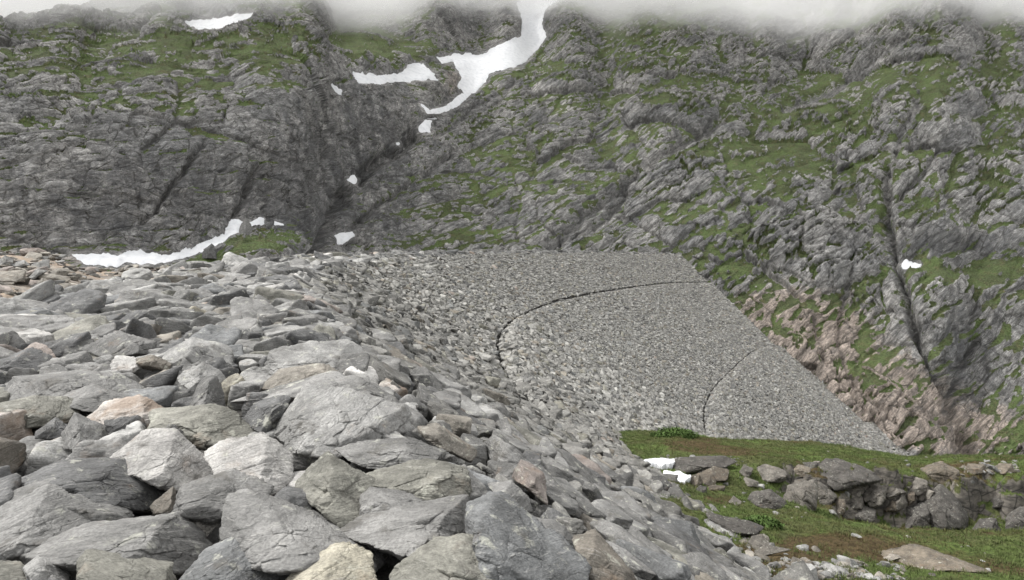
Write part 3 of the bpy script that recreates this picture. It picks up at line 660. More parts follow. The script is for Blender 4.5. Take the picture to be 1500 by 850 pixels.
# ---- the boulders one can tell apart: outline as seen from the crest, colour of the stone, what it looks like
TR = [
 ('mid grey', 'broad grey sloping slab filling the left edge of the crest', 'broad grey sloping slab', [(-45, 772), (21, 744), (67, 719), (109, 737), (155, 755), (158, 769), (92, 792), (39, 812), (10, 835), (-40, 835)]),
 ('mid grey', 'low grey slab tucked behind the broad sloping slab at the left', 'low grey tucked slab', [(-20, 742), (20, 722), (80, 703), (165, 716), (207, 746), (185, 772), (60, 775)]),
 ('dark grey', 'wide dark grey humped slab just left of the white pyramid boulder', 'wide dark humped slab', [(40, 705), (70, 688), (90, 681), (141, 677), (201, 691), (237, 709), (245, 725), (215, 748), (100, 748)]),
 ('mid grey', 'large square-ended grey block with a brown-stained right face', 'square-ended grey block', [(38, 806), (80, 788), (134, 776), (190, 762), (258, 753), (290, 778), (312, 805), (270, 842), (180, 852), (60, 832)]),
 ('tan', 'small tan angular block leaning against the square-ended grey block', 'small tan leaning block', [(122, 828), (140, 815), (190, 802), (222, 820), (219, 840), (120, 846)]),
 ('olive grey', 'long olive flat-topped slab at the bottom edge, below the tan block', 'long olive bottom slab', [(104, 838), (113, 826), (200, 833), (262, 846), (275, 885), (104, 885)]),
 ('pale grey', 'pale wedge between the bottom olive slab and the left edge slab', 'pale bottom wedge', [(35, 830), (55, 814), (78, 819), (104, 842), (108, 880), (50, 880)]),
 ('olive grey', 'olive rounded boulder in the bottom left corner', 'olive corner boulder', [(-40, 835), (0, 828), (32, 828), (60, 846), (72, 885), (-30, 885)]),
 ('olive grey', 'long olive slab at the left edge with a dark broken end', 'olive slab with dark end', [(-40, 604), (0, 594), (40, 584), (92, 585), (118, 592), (116, 612), (88, 622), (20, 630), (-40, 628)]),
 ('dark grey', 'small dark block beneath the broken end of the olive slab', 'small dark block under the olive slab', [(49, 636), (81, 613), (97, 622), (96, 642), (52, 643)]),
 ('mid grey', 'grey pyramid-shaped block left of the rust-streaked white boulder', 'grey pyramid block', [(88, 644), (111, 610), (141, 624), (161, 644), (108, 663), (92, 656)]),
 ('rust-streaked', 'rust-streaked pinkish white boulder, broad and crumbly, in the left middle', 'rust-streaked white boulder', [(130, 616), (155, 596), (208, 583), (246, 602), (236, 628), (180, 634), (140, 630)]),
 ('dark grey', 'squared dark grey block resting in front of the rust-streaked boulder', 'squared dark block', [(150, 617), (198, 611), (210, 620), (210, 642), (166, 647), (155, 632)]),
 ('olive grey', 'long loaf-shaped olive boulder behind the two white boulders', 'long loaf-shaped olive boulder', [(213, 622), (232, 606), (262, 602), (300, 605), (350, 617), (392, 641), (391, 654), (313, 657), (262, 647), (216, 642)]),
 ('white', 'white pyramid boulder with a sharp pale crest and a long right flank', 'white pyramid boulder', [(162, 681), (190, 655), (214, 642), (247, 638), (280, 661), (316, 696), (318, 706), (290, 710), (245, 722), (205, 692)]),
 ('white', 'white faceted boulder with a dark right end, right of the white pyramid', 'white boulder with dark end', [(290, 672), (320, 652), (391, 646), (412, 664), (438, 684), (430, 708), (400, 724), (365, 718), (322, 702)]),
 ('mid grey', 'grey slab lying in front of the white boulder with the dark end', 'grey slab before the white boulder', [(250, 740), (264, 712), (313, 702), (370, 716), (398, 730), (375, 748), (335, 756), (290, 765), (256, 757)]),
 ('brown', 'small brown stone wedged left of the grey slab before the white boulder', 'small brown wedged stone', [(225, 744), (240, 727), (253, 717), (259, 727), (254, 755), (228, 753)]),
 ('dark grey', 'dark reddish block in shade left of the tilted pale-topped block', 'dark reddish shaded block', [(392, 739), (419, 715), (447, 719), (472, 745), (482, 774), (440, 768), (418, 752)]),
 ('mid grey', 'huge smooth grey slab in the front centre, sloping down to the right', 'huge smooth front slab', [(311, 747), (324, 730), (359, 725), (400, 744), (436, 752), (502, 781), (570, 803), (584, 818), (560, 838), (470, 835), (420, 843), (385, 838), (315, 806)]),
 ('blue-grey', 'rounded blue-grey slab at the bottom, in front of the square-ended block', 'rounded blue-grey bottom slab', [(262, 850), (299, 811), (331, 802), (391, 810), (424, 843), (415, 885), (250, 885)]),
 ('cream', 'cream-coloured rounded boulder at the bottom edge, lightest stone there', 'cream bottom boulder', [(416, 850), (440, 828), (467, 816), (516, 814), (550, 830), (556, 875), (412, 878)]),
 ('olive grey', 'tilted block with pale olive top and deep black front hollow', 'tilted pale-topped block', [(432, 714), (455, 690), (483, 669), (534, 697), (562, 722), (558, 750), (530, 776), (495, 781), (446, 726)]),
 ('mid grey', 'small grey lens-shaped stone right of the tilted pale-topped block', 'small lens-shaped stone', [(526, 730), (541, 718), (580, 722), (623, 734), (575, 757), (530, 766)]),
 ('olive grey', 'big blunt olive-topped boulder with a sheer right end near the shoulder', 'big blunt olive boulder', [(532, 698), (560, 690), (600, 697), (635, 673), (688, 687), (688, 730), (650, 736), (600, 733), (560, 718)]),
 ('mid grey', 'wide ridge-backed grey boulder in front of the blunt olive boulder', 'wide ridge-backed boulder', [(500, 783), (560, 750), (600, 743), (680, 731), (702, 765), (696, 820), (600, 820), (565, 803)]),
 ('blue-grey', 'giant lichen-spotted slab plunging over the dam shoulder to the bottom edge', 'giant lichen-spotted slab', [(690, 732), (712, 727), (732, 746), (782, 795), (825, 830), (868, 858), (850, 888), (700, 850), (690, 795)]),
 ('olive grey', 'dark-ridged slab along the bottom edge left of the giant lichen-spotted slab', 'dark-ridged bottom slab', [(556, 848), (600, 816), (671, 809), (703, 830), (753, 841), (800, 858), (800, 888), (560, 888)]),
 ('mid grey', 'triangular grey stone right of the giant lichen-spotted slab', 'triangular grey stone', [(770, 757), (803, 763), (829, 779), (846, 808), (812, 808), (788, 796)]),
 ('brown', 'smooth brownish boulder at the bottom edge, rightmost of the large front boulders', 'smooth brownish boulder', [(838, 792), (870, 783), (900, 811), (932, 850), (940, 885), (860, 876)]),
 ('pale grey', 'very large pale flat slab behind the tilted block, centre of the crest', 'very large pale flat slab', [(398, 652), (418, 610), (440, 579), (505, 577), (595, 594), (612, 628), (540, 655), (470, 670), (420, 662)]),
 ('mid grey', 'long low slab with a yellowish right end behind the very large pale slab', 'long low yellow-ended slab', [(388, 578), (420, 567), (481, 554), (548, 563), (582, 580), (586, 598), (500, 583), (430, 584)]),
 ('tan', 'tan rusty-sided ridge stone beside the long low yellow-ended slab', 'tan ridge stone', [(384, 571), (413, 544), (450, 538), (484, 538), (511, 553), (480, 562), (430, 572)]),
 ('pale grey', 'layered pale slab with a ragged dark right end on the shoulder', 'layered pale shoulder slab', [(372, 556), (393, 519), (440, 512), (515, 519), (531, 530), (526, 554), (500, 554), (450, 546), (385, 563)]),
 ('mid grey', 'long grey whaleback slab across the left middle of the crest', 'long grey whaleback slab', [(8, 588), (25, 565), (40, 554), (93, 548), (181, 551), (217, 567), (202, 587), (80, 592)]),
 ('mid grey', 'flat grey slab in front of the whaleback slab, touching the rust-streaked boulder', 'flat slab before the whaleback', [(80, 592), (120, 573), (150, 569), (203, 586), (192, 608), (120, 603)]),
 ('dark grey', 'rounded dark slab at the left edge behind the whaleback slab', 'rounded dark edge slab', [(-20, 537), (37, 514), (79, 526), (62, 547), (-10, 553)]),
 ('mid grey', 'humped slab with a brown tip behind the small white stone', 'humped brown-tipped slab', [(126, 516), (181, 489), (226, 501), (231, 517), (190, 527), (150, 524)]),
 ('brown', 'dark brown oblong stone right of the small white stone', 'dark brown oblong stone', [(197, 528), (223, 521), (251, 532), (247, 546), (206, 537)]),
 ('white', 'small white stone in the left middle between brown and grey slabs', 'small white stone', [(161, 540), (170, 526), (198, 525), (211, 538), (190, 548), (165, 547)]),
 ('mid grey', 'pointed grey block like a tooth, behind the olive loaf boulder', 'pointed tooth block', [(278, 592), (288, 572), (302, 556), (312, 554), (330, 580), (331, 604), (285, 607)]),
 ('pale grey', 'pale ridged block just behind the pointed tooth block', 'pale ridged block', [(256, 557), (275, 542), (294, 534), (320, 548), (336, 572), (300, 578), (262, 564)]),
 ('pale grey', 'broad pale sloping slab in the middle of the crest', 'broad pale sloping slab', [(222, 529), (282, 497), (312, 503), (340, 518), (341, 537), (271, 543)]),
 ('dark grey', 'dark pitted block right of the olive loaf boulder', 'dark pitted block', [(356, 620), (375, 592), (410, 580), (426, 584), (420, 606), (396, 640), (375, 634)]),
 ('pale grey', 'crouching grey boulder with a dark hollow below the very large pale slab', 'crouching grey boulder', [(438, 655), (447, 630), (476, 622), (510, 634), (540, 655), (500, 668), (450, 670)]),
 ('mid grey', 'flat grey stone between the crouching boulder and the blunt olive boulder', 'flat stone by the blunt boulder', [(492, 662), (520, 655), (560, 652), (610, 648), (650, 660), (640, 676), (590, 690), (540, 688), (510, 676)]),
 ('tan', 'brown-stained beam-like slab pointing down over the shoulder', 'beam-like brown slab', [(616, 625), (640, 622), (680, 648), (695, 668), (690, 676), (655, 664), (625, 646)]),
 ('mid grey', 'steep grey plate on the dam face below the triangular stone', 'steep grey plate', [(712, 712), (745, 708), (765, 725), (778, 752), (760, 748), (735, 735)]),
]
rg = np.random.default_rng(11)
BOUL = []          # every single boulder: dict(name, px, py, d, tint, shape, size)
tpoly = []
for tn, label, short, pg in TR:
    a = np.array(pg, float); ymx = a[:, 1].max(); ymn = a[:, 1].min(); xm = .5 * (a[:, 0].max() + a[:, 0].min())
    c = dam_hit(xm, min(ymn * .38 + ymx * .62, 860)); hc = ray(xm, .5 * (ymn + ymx)); c = hc * c[1]
    npx = max(np.ptp(a[:, 0]), np.ptp(a[:, 1]))
    v, f, cc, rc, dm = shaped_rock(pg, c, 6 if npx > 150 else 5, rg)
    o = rock_obj('boulder', v, f, cc, tinted(tn, rg), rc, rg)
    tag(o, label, 'boulder', 'boulders on the dam crest and face')
    BOUL.append(dict(o=o, short=short, p=proj(cc), P=cc)); tpoly.append(pg)

# ---- every other stone of the dam: rows of slabs along the contour, rougher on the crest
cand = []
def course(o0, o1, s0, s1, step, ln, size, zone, jit=.10, var=.26):
    o = o0
    while o < o1:
        sl = 1.0 if o < .3 else float(np.hypot(1, np.interp(o, PO[:-1], np.abs(np.diff(PZ) / np.diff(PO)))))
        s = s0 + rg.uniform(0, 1)
        while s < s1:
            k = rg.lognormal(0, var); fw = sstep(80, 130, s)
            if not (zone and (abs(o - PO[1]) < .25 + .10 * fw or abs(o - PO[3]) < .18)): cand.append((s + rg.normal() * .11 * size, o + rg.normal() * jit * size, k * size, zone))  # no stones along two berms: bare dark fill stands in for their shadow line
            s += ln * (.55 + .45 * k) * rg.uniform(.82, 1.1)
        o += step / sl * rg.uniform(.92, 1.05)
course(-8.6, .5, -9, 60, .80, 1.08, 1.0, 0); course(-8.6, .4, 60, S_END - .25, .66, .9, .8, 0)       # crest
course(.5, 18, -9, 26, .42, .56, .62, 1, .09, .3)                                                      # face beside the camera
course(18, 78, -9, 26, .36, .68, .66, 1); course(.5, 78, 26, 85, .36, .68, .66, 1)
course(.5, 78, 85, S_END - .2, .29, .53, .52, 1)                                                       # the far face
for o in np.arange(-8.4, .9, .40):                    # small stones wedged down between the big ones of the crest
    s = -7.0
    while s < 48:
        cand.append((s + rg.normal() * .08, o + rg.normal() * .08, .52 * rg.lognormal(0, .25), 2)); s += .50 * rg.uniform(.8, 1.2)
cand = np.array(cand)
CP = dam_pt(cand[:, 0], cand[:, 1])
pp = proj(np.where(CP[:, 1:2] > .5, CP, [[0, 1, 0]]))
ok = (CP[:, 1] > 1.6) & (pp[:, 0] > -260) & (pp[:, 0] < 1700) & (pp[:, 1] < 1250) & (CP[:, 2] > -47)
intr = np.zeros(len(cand), bool)
for pg in tpoly:
    a = np.array(pg); m = (pp[:, 0] > a[:, 0].min() - 30) & (pp[:, 0] < a[:, 0].max() + 30) & (pp[:, 1] > a[:, 1].min() - 20) & (pp[:, 1] < a[:, 1].max() + 30)
    ins = in_poly(pp[m, 0], pp[m, 1] + .0, pg) & (seg_dist(pp[m, 0], pp[m, 1], pg) > .10 * np.ptp(a[:, 1]))
    intr[np.where(m)[0]] |= ins & ((cand[m, 3] != 2) | (seg_dist(pp[m, 0], pp[m, 1], pg) > .25 * np.ptp(a[:, 1])))
ok &= ~intr
cand, CP, pp = cand[ok], CP[ok], pp[ok]
al, nm = dam_frame(cand[:, 0], cand[:, 1])
bi = np.cross(nm, al)
dist = np.linalg.norm(CP, axis=1)
pix = F * 1.1 * cand[:, 2] / dist
cand[:, 2] *= np.minimum(1, np.where(cand[:, 3] == 2, 70, 125) / pix); pix = np.minimum(pix, 125)
for pg in tpoly:                                      # keep clear of the big boulders already set down
    a = np.array(pg); m = np.where((pix > 25) & (pp[:, 0] > a[:, 0].min() - 60) & (pp[:, 0] < a[:, 0].max() + 60) & (pp[:, 1] > a[:, 1].min() - 40) & (pp[:, 1] < a[:, 1].max() + 60))[0]
    d = seg_dist(pp[m, 0], pp[m, 1], pg); cand[m, 2] = np.where((d < .45 * pix[m]) & (cand[m, 3] != 2), cand[m, 2] * .68, cand[m, 2])
pix = F * 1.1 * cand[:, 2] / dist
inview = (cand[:, 3] != 2) & (pp[:, 0] > -15) & (pp[:, 0] < 1515) & (pp[:, 1] < 865) & (pp[:, 1] > 330)
order = np.argsort(-np.where(inview, pix, 0))
N_SINGLE = 225
single = order[:N_SINGLE]; rest = order[N_SINGLE:]
names = list(TINTS); wts = np.array([.46, .18, .18, .028, .05, .02, .016, .008, .010, .06, .004]); wts /= wts.sum()
wtf = np.array([.545, .22, .10, 0, .06, .025, .02, 0, .006, .04, 0]); wtf /= wtf.sum()
def rock_axes(i):
    """local axes (long, across, up) of the stone at candidate i"""
    z = int(cand[i, 3])
    A = np.stack([al[i], bi[i], nm[i]], 0)
    if z != 1: A = rot_ax(np.array([0, 0, 1.]), rg.uniform(-.9, .9) + 1.3) @ A; A = rot(rg, .16) @ A
    else: A = rot_ax(np.array([1., 0, 0]), rg.uniform(0, .45)) @ A; A = rot_ax(np.array([0, 0, 1.]), rg.normal() * .15) @ A; A = rot(rg, .09) @ A
    return A
SH = {0: (.68, .50, .29), 1: (.86, .37, .24), 2: (.60, .50, .36)}
SINK = {0: -.16, 1: -.02, 2: -.19}
shape_of = []
for i in single:
    k = cand[i, 2]; z = int(cand[i, 3]); dm = np.array(SH[z]) * k * np.exp(rg.normal(size=3) * [.14, .16, .22])
    n = 5 if pix[i] > 110 else 4
    v = rock(n, dm, rg); v = roughen(v, float(dm.mean()) * 2, rg.uniform(0, 90), .55)
    A = rock_axes(i); tn = names[rg.choice(len(names), p=wtf if z == 1 else wts)]
    c = CP[i] + nm[i] * (rg.normal() * .05 + SINK[z] - .1 * dm[2])
    ob = rock_obj('boulder', v @ A, ico(n)[1], c, tinted(tn, rg, .12) * (.76 if z == 1 else 1), v, rg)  # face stones get a darker tint, the slope's shade put into colour
    up = A[2][2]; flat = dm[2] / dm[0]; el = dm[0] / dm[1]
    sh = ('long thin slab' if el > 2.7 else ('short slab' if el < 2.05 else 'flat slab')) if z == 1 else ('flat slab' if flat < .38 else ('long block' if el > 1.6 else ('stubby block' if el < 1.2 else 'angular block')))
    BOUL.append(dict(o=ob, short=None, p=proj(c), P=c, tn=tn, sh=sh, big=k, zone=z))

def axis_rot(k, th):
    """batch of rotation matrices about axes k by angles th"""
    K = np.zeros((len(th), 3, 3)); K[:, 0, 1] = -k[:, 2]; K[:, 0, 2] = k[:, 1]; K[:, 1, 0] = k[:, 2]; K[:, 1, 2] = -k[:, 0]; K[:, 2, 0] = -k[:, 1]; K[:, 2, 1] = k[:, 0]
    return np.eye(3) + np.sin(th)[:, None, None] * K + (1 - np.cos(th))[:, None, None] * (K @ K)
def rock_mass(idx, lod, nproto):
    """many stones in one mesh, each its own size, turn and colour"""
    pr = []
    for j in range(nproto):
        v = rock(lod, (1, .72, .5), rg, p=30 if lod > 2 else 34, extra=9 if lod > 2 else 5)
        pr.append(roughen(v, 1.45, rg.uniform(0, 90), .5) if lod > 1 else v)
    pr = np.array(pr); f = ico(lod)[1]; nv = pr.shape[1]; n = len(idx); z = cand[idx, 3].astype(int); face = z == 1
    dm = np.array([SH[0], SH[1], SH[2]])[z] * cand[idx, 2:3] * np.exp(rg.normal(size=(n, 3)) * [.14, .16, .2]) * [1, 1.38, 2]
    A = np.stack([al[idx], bi[idx], nm[idx]], 1); ex, ez = np.tile([1., 0, 0], (n, 1)), np.tile([0, 0, 1.], (n, 1))
    A = axis_rot(ex, np.where(face, rg.uniform(0, .45, n), 0)) @ A
    A = axis_rot(ez, np.where(face, rg.normal(size=n) * .15, rg.uniform(-.9, .9, n) + 1.3)) @ A
    w_ = rg.normal(size=(n, 3)) * np.where(face, .09, .16)[:, None]; th = np.linalg.norm(w_, axis=1) + 1e-9
    A = axis_rot(w_ / th[:, None], th) @ A
    v = pr[rg.integers(nproto, size=n)] * dm[:, None]
    off = CP[idx] + nm[idx] * (rg.normal(size=n) * .05 * np.minimum(1, cand[idx, 2] * 1.4) + np.array([SINK[0], SINK[1], SINK[2]])[z] - .03)[:, None]
    co = np.einsum('nvk,nkj->nvj', v, A) + off[:, None]
    rcs = v + rg.uniform(-40, 40, (n, 1, 3))
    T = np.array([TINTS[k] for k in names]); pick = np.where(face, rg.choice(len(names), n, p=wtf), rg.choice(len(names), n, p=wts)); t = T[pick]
    lift = np.array([[1.01, 1.0, .97]]) * (.70 + .74 * sstep(15, 85, cand[idx, 0]))[:, None]  # near face tinted darker: shade of the slope turned from the sun, painted in
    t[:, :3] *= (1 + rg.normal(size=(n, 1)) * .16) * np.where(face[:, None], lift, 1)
    ff = (f[None] + (np.arange(n) * nv)[:, None, None]).reshape(-1, 3)
    return co.reshape(-1, 3), ff, rcs.reshape(-1, 3), np.repeat(t, nv, 0)
mass = []
pr_ = pix[rest]
for lo_, hi_, lod, npz in ((38, 1e9, 4, 24), (16, 38, 3, 40), (8.5, 16, 2, 50), (0, 8.5, 1, 60)):
    ids = rest[(pr_ >= lo_) & (pr_ < hi_)]
    if len(ids): mass.append(rock_mass(ids, lod, npz) + (lod > 2,)); import sys; print('lod', lod, len(ids), file=open('/tmp/lod.txt', 'a'))
offs = np.cumsum([0] + [len(m[0]) for m in mass[:-1]])
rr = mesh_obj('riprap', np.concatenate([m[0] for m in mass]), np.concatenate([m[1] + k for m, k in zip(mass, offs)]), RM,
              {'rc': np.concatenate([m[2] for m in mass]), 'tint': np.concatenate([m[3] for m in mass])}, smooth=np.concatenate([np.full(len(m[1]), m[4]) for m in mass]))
tag(rr, 'grey quarried stones laid in rows over the whole dam face and crest', 'riprap', kind='stuff')

# ---- outcrop stones on the grassy shelves
OUT = [
 ('dark grey', 'long dark ledge rock beside the lower snow patch', .5, [(981, 688), (991, 679), (1035, 676), (1074, 672), (1088, 677), (1053, 688), (1022, 693), (997, 697)]),
 ('brown', 'round brown boulder at the left end of the outcrop cluster', .9, [(1003, 708), (1008, 700), (1024, 697), (1029, 708), (1020, 715), (1010, 714)]),
 ('brown', 'domed brown boulder topping the left outcrop cluster', .9, [(1019, 697), (1046, 688), (1068, 695), (1064, 705), (1051, 707), (1028, 700)]),
 ('brown', 'smaller brown boulder under the domed one in the left cluster', .9, [(1027, 701), (1041, 697), (1051, 705), (1049, 713), (1029, 713)]),
 ('dark grey', 'small dark stone at the foot of the left outcrop cluster', .9, [(1018, 719), (1025, 712), (1034, 714), (1033, 723), (1020, 723)]),
 ('brown', 'low flat brown stone right of the small dark foot stone', .9, [(1033, 716), (1043, 711), (1062, 712), (1061, 719), (1038, 720)]),
 ('mid grey', 'small squarish boulder standing between the two outcrop clusters', .9, [(1083, 692), (1090, 682), (1102, 687), (1098, 698), (1090, 700)]),
 ('mid grey', 'long rounded grey boulder with a dark underside on the upper shelf', .8, [(1094, 700), (1103, 691), (1131, 685), (1153, 690), (1154, 699), (1141, 708), (1116, 707)]),
 ('pale grey', 'flat pale slab below the squarish boulder', .5, [(1087, 703), (1092, 699), (1109, 706), (1112, 714), (1090, 713)]),
 ('dark grey', 'dark finely layered mound of rock in the middle of the step', .6, [(1093, 731), (1105, 720), (1128, 718), (1147, 732), (1158, 747), (1116, 748)]),
 ('mid grey', 'largest smooth grey slab in the middle of the rock step', .5, [(1146, 733), (1155, 712), (1191, 704), (1201, 718), (1195, 750), (1167, 749)]),
 ('tan', 'tan stone at the top of the largest smooth slab', .7, [(1153, 687), (1170, 681), (1188, 687), (1185, 699), (1162, 698)]),
 ('mid grey', 'grey ledge stone between the tan stone and the smooth slab', .7, [(1149, 707), (1157, 696), (1184, 699), (1192, 709), (1157, 715)]),
 ('mid grey', 'narrow tilted slab right of the largest smooth slab', .5, [(1192, 704), (1201, 706), (1227, 728), (1211, 746), (1201, 741)]),
 ('dark grey', 'flat dark stone on the lip above the tan stone', .5, [(1166, 681), (1198, 677), (1203, 688), (1183, 692)]),
 ('white', 'small white stone perched on the grass lip above the dark dome', .9, [(1190, 680), (1194, 676), (1200, 676), (1202, 682), (1193, 684)]),
 ('dark grey', 'large dark swirled dome of rock at the centre of the upper shelf', .5, [(1190, 686), (1204, 677), (1228, 676), (1272, 688), (1293, 700), (1252, 711), (1234, 721), (1219, 722), (1203, 708)]),
 ('brown', 'dark upright stone in the gap below the dark dome', .9, [(1220, 738), (1228, 731), (1240, 733), (1237, 756), (1221, 757)]),
 ('mid grey', 'rounded grey block below the dark dome', .9, [(1235, 735), (1252, 722), (1264, 732), (1263, 746), (1240, 747)]),
 ('dark grey', 'low dark block standing at the foot of the step', .9, [(1238, 748), (1262, 741), (1284, 748), (1279, 767), (1251, 762)]),
 ('mid grey', 'tall rounded grey boulder left of the cracked boulder pile', .9, [(1261, 722), (1268, 712), (1279, 707), (1297, 713), (1298, 730), (1290, 741), (1274, 743)]),
 ('mid grey', 'upper stone of the cracked boulder pile on the step', .9, [(1296, 716), (1311, 711), (1325, 720), (1317, 726), (1298, 730)]),
 ('brown', 'lower left stone of the cracked boulder pile', .9, [(1292, 741), (1306, 726), (1312, 728), (1312, 751), (1297, 751)]),
 ('mid grey', 'lower right stone of the cracked boulder pile', .9, [(1310, 728), (1321, 720), (1328, 733), (1323, 746), (1311, 748)]),
 ('brown', 'small brown stone at the right end of the cracked boulder pile', .9, [(1326, 720), (1341, 719), (1339, 735), (1329, 743)]),
 ('mid grey', 'flat-topped grey ledge above the cracked boulder pile', .7, [(1319, 705), (1345, 701), (1361, 707), (1356, 722), (1342, 726), (1324, 715)]),
 ('tan', 'big tan banded boulder crowning the right part of the upper shelf', .8, [(1349, 688), (1362, 681), (1380, 677), (1405, 688), (1404, 706), (1381, 713), (1363, 703)]),
 ('dark grey', 'dark banded buttress of rock left of the fan-shaped one', .7, [(1308, 757), (1320, 746), (1345, 739), (1362, 742), (1362, 778), (1314, 778)]),
 ('dark grey', 'dark fan-shaped buttress with pale streaks under the tan boulder', .7, [(1350, 730), (1376, 714), (1397, 730), (1408, 744), (1414, 777), (1360, 780), (1352, 750)]),
 ('dark grey', 'low black rock at the foot of the step near the right edge', .7, [(1422, 779), (1433, 764), (1459, 763), (1467, 779)]),
 ('dark grey', 'black rounded rock in the mossy hollow right of the buttress', .8, [(1434, 740), (1454, 722), (1474, 720), (1487, 728), (1472, 744), (1446, 747)]),
 ('dark grey', 'black rock at the right edge of the picture in the mossy hollow', .8, [(1473, 755), (1500, 742), (1525, 760), (1515, 782), (1474, 780)]),
 ('tan', 'small flat tan slab lying in the near grass', .7, [(1303, 808), (1309, 804), (1332, 804), (1336, 814), (1304, 817)]),
 ('tan', 'long low ledge of layered tan rock in the near grass', 1.3, [(1326, 834), (1345, 828), (1386, 825), (1425, 829), (1440, 834), (1400, 839), (1350, 840)]),
 ('white', 'pale flat stone just in front of the small tan slab', .7, [(1291, 821), (1310, 813), (1323, 816), (1305, 823)]),
 ('mid grey', 'rounded grey boulder in the grass at the toe of the dam', .9, [(1090, 808), (1103, 791), (1118, 791), (1132, 801), (1106, 810)]),
 ('mid grey', 'low grey slab leaning on the rounded boulder at the dam toe', .6, [(1104, 809), (1118, 801), (1148, 808), (1110, 817)]),
 ('dark grey', 'long dark bank of rock under the green tongue of grass', .6, [(1033, 757), (1087, 763), (1118, 773), (1107, 787), (1069, 786)]),
 ('pale grey', 'pale broken stone beside the left snow remnant', .8, [(1066, 738), (1074, 728), (1087, 736), (1080, 742)]),
 ('tan', 'crumbling tan boulder near the right edge of the upper shelf', .8, [(1408, 692), (1420, 680), (1440, 682), (1446, 692), (1425, 697)]),
 ('tan', 'smaller crumbling tan stone at the right edge of the upper shelf', .8, [(1450, 690), (1462, 681), (1480, 684), (1484, 693), (1462, 696)]),
]
for tn, label, dep, pg in OUT:
    a = np.array(pg, float); xm = .5 * (a[:, 0].max() + a[:, 0].min()); ymx, ymn = a[:, 1].max(), a[:, 1].min()
    h = ground_hit(xm, ymn * .2 + ymx * .8); c = ray(xm, .5 * (ymn + ymx)) * (h[1] + .08 * min(np.ptp(a[:, 0]), 1.6 * (ymx - ymn)) / F * h[1])
    v, f, cc, rc, dm = shaped_rock(pg, c, 5, rg, depth=max(dep, .6), p=14)
    tag(rock_obj('outcrop_boulder', v, f, cc, tinted(tn, rg) * [.66, .61, .55, 1], rc * 1.6, rg), label, 'outcrop rock', 'rocks on the grassy shelves')
SLAB = [('mid grey', 'grey tilted slab lying on the left bank, middle of three', [(46, 388), (58, 384), (73, 384), (73, 393), (50, 396)]),
        ('tan', 'broad tan slab resting on the rubble of the left bank', [(71, 400), (85, 393), (104, 395), (94, 407), (76, 406)]),
        ('pale grey', 'narrow pale slab leaning left of the broad tan slab on the bank', [(41, 407), (56, 394), (67, 397), (49, 411)]),
        ('mid grey', 'grey block at the left edge on top of the bank', [(-4, 384), (8, 376), (21, 380), (17, 389), (-4, 391)]),
        ('pale grey', 'flat slab just right of the edge block on the bank', [(16, 387), (36, 382), (43, 388), (24, 394)]),
        ('tan', 'small thin slab lowest on the left bank', [(50, 420), (62, 408), (69, 411), (57, 424)]),
        ('tan', 'wide tan slab at the left edge of the bank, above the crest stones', [(-5, 406), (8, 401), (35, 401), (35, 413), (4, 416)])]
for tn, label, pg in SLAB:
    a = np.array(pg, float); xm = a[:, 0].mean(); h = bank_hit(xm, a[:, 1].max() - 2); c = ray(xm, .5 * (a[:, 1].max() + a[:, 1].min())) * (h[1] - .3)
    v, f, cc, rc, dm = shaped_rock(pg, c, 5, rg, depth=.8)
    tag(rock_obj('rock_slab', v, f, cc, tinted(tn, rg), rc, rg), label, 'rock slab', 'loose slabs on the left bank')
for tn, label, pg in (('mid grey', 'tall grey boulder standing in the snow at the cliff foot', [(352, 345), (354, 332), (361, 325), (368, 333), (369, 347), (358, 349)]),
                      ('dark grey', 'dark cube-like boulder at the lower edge of the cliff-foot snow bank', [(296, 378), (300, 366), (309, 359), (318, 367), (317, 380)])):
    a = np.array(pg, float); xm = a[:, 0].mean(); P, _, _ = mt_sampler(np.array([[xm]]), np.array([[a[:, 1].max() - 3]])); d = P[0, 0, 1]
    v, f, cc, rc, dm = shaped_rock(pg, ray(xm, .5 * (a[:, 1].max() + a[:, 1].min())) * (d - .5), 5, rg)
    tag(rock_obj('boulder', v, f, cc, tinted(tn, rg), rc * 1.5, rg), label, 'boulder')

def scatter_mass(name, pts, size, tints, label, lod=2, squash=.55):
    pr = [roughen(rock(lod, (1, .75, squash), rg, p=18), 1.4, rg.uniform(0, 90), .5) for _ in range(24)]
    f = ico(lod)[1]; nv = len(pr[0]); co, rcs, tc = [], [], []
    for P in pts:
        v = pr[rg.integers(24)] * size(); A = rot(rg, .25) @ rot_ax(np.array([0, 0, 1.]), rg.uniform(0, 6.3))
        co.append(v @ A + P); rcs.append(v + rg.uniform(-40, 40, 3)); tc.append(np.repeat(tinted(tints[rg.integers(len(tints))], rg, .15)[None], nv, 0))
    ff = (f[None] + (np.arange(len(pts)) * nv)[:, None, None]).reshape(-1, 3)
    return tag(mesh_obj(name, np.concatenate(co), ff, RM, {'rc': np.concatenate(rcs), 'tint': np.concatenate(tc)}, smooth=False), label, name, kind='stuff')
pts = []
for (x0_, x1_, y0_, y1_, n) in ((1160, 1262, 826, 850, 200), (1090, 1170, 820, 850, 60), (1410, 1490, 676, 694, 90), (1050, 1450, 650, 850, 130), (1260, 1330, 828, 850, 50), (1040, 1100, 790, 850, 60), (965, 1090, 668, 690, 50)):
    for _ in range(n):
        h = ground_hit(rg.uniform(x0_, x1_), rg.uniform(y0_, y1_)); pts.append(h)
scatter_mass('gravel', pts, lambda: rg.lognormal(-2.3, .5) * np.array([1, 1, 1]), ['mid grey', 'tan', 'mid grey', 'pale grey', 'brown'], 'loose small stones strewn over the near grass')
pts = [bank_hit(rg.uniform(-40, 340), y) for y in np.concatenate([rg.uniform(369, 404, 520), rg.uniform(404, 440, 160)])]
pts = [P for P in pts if proj(P)[0] < 95 or proj(P)[1] > 392]
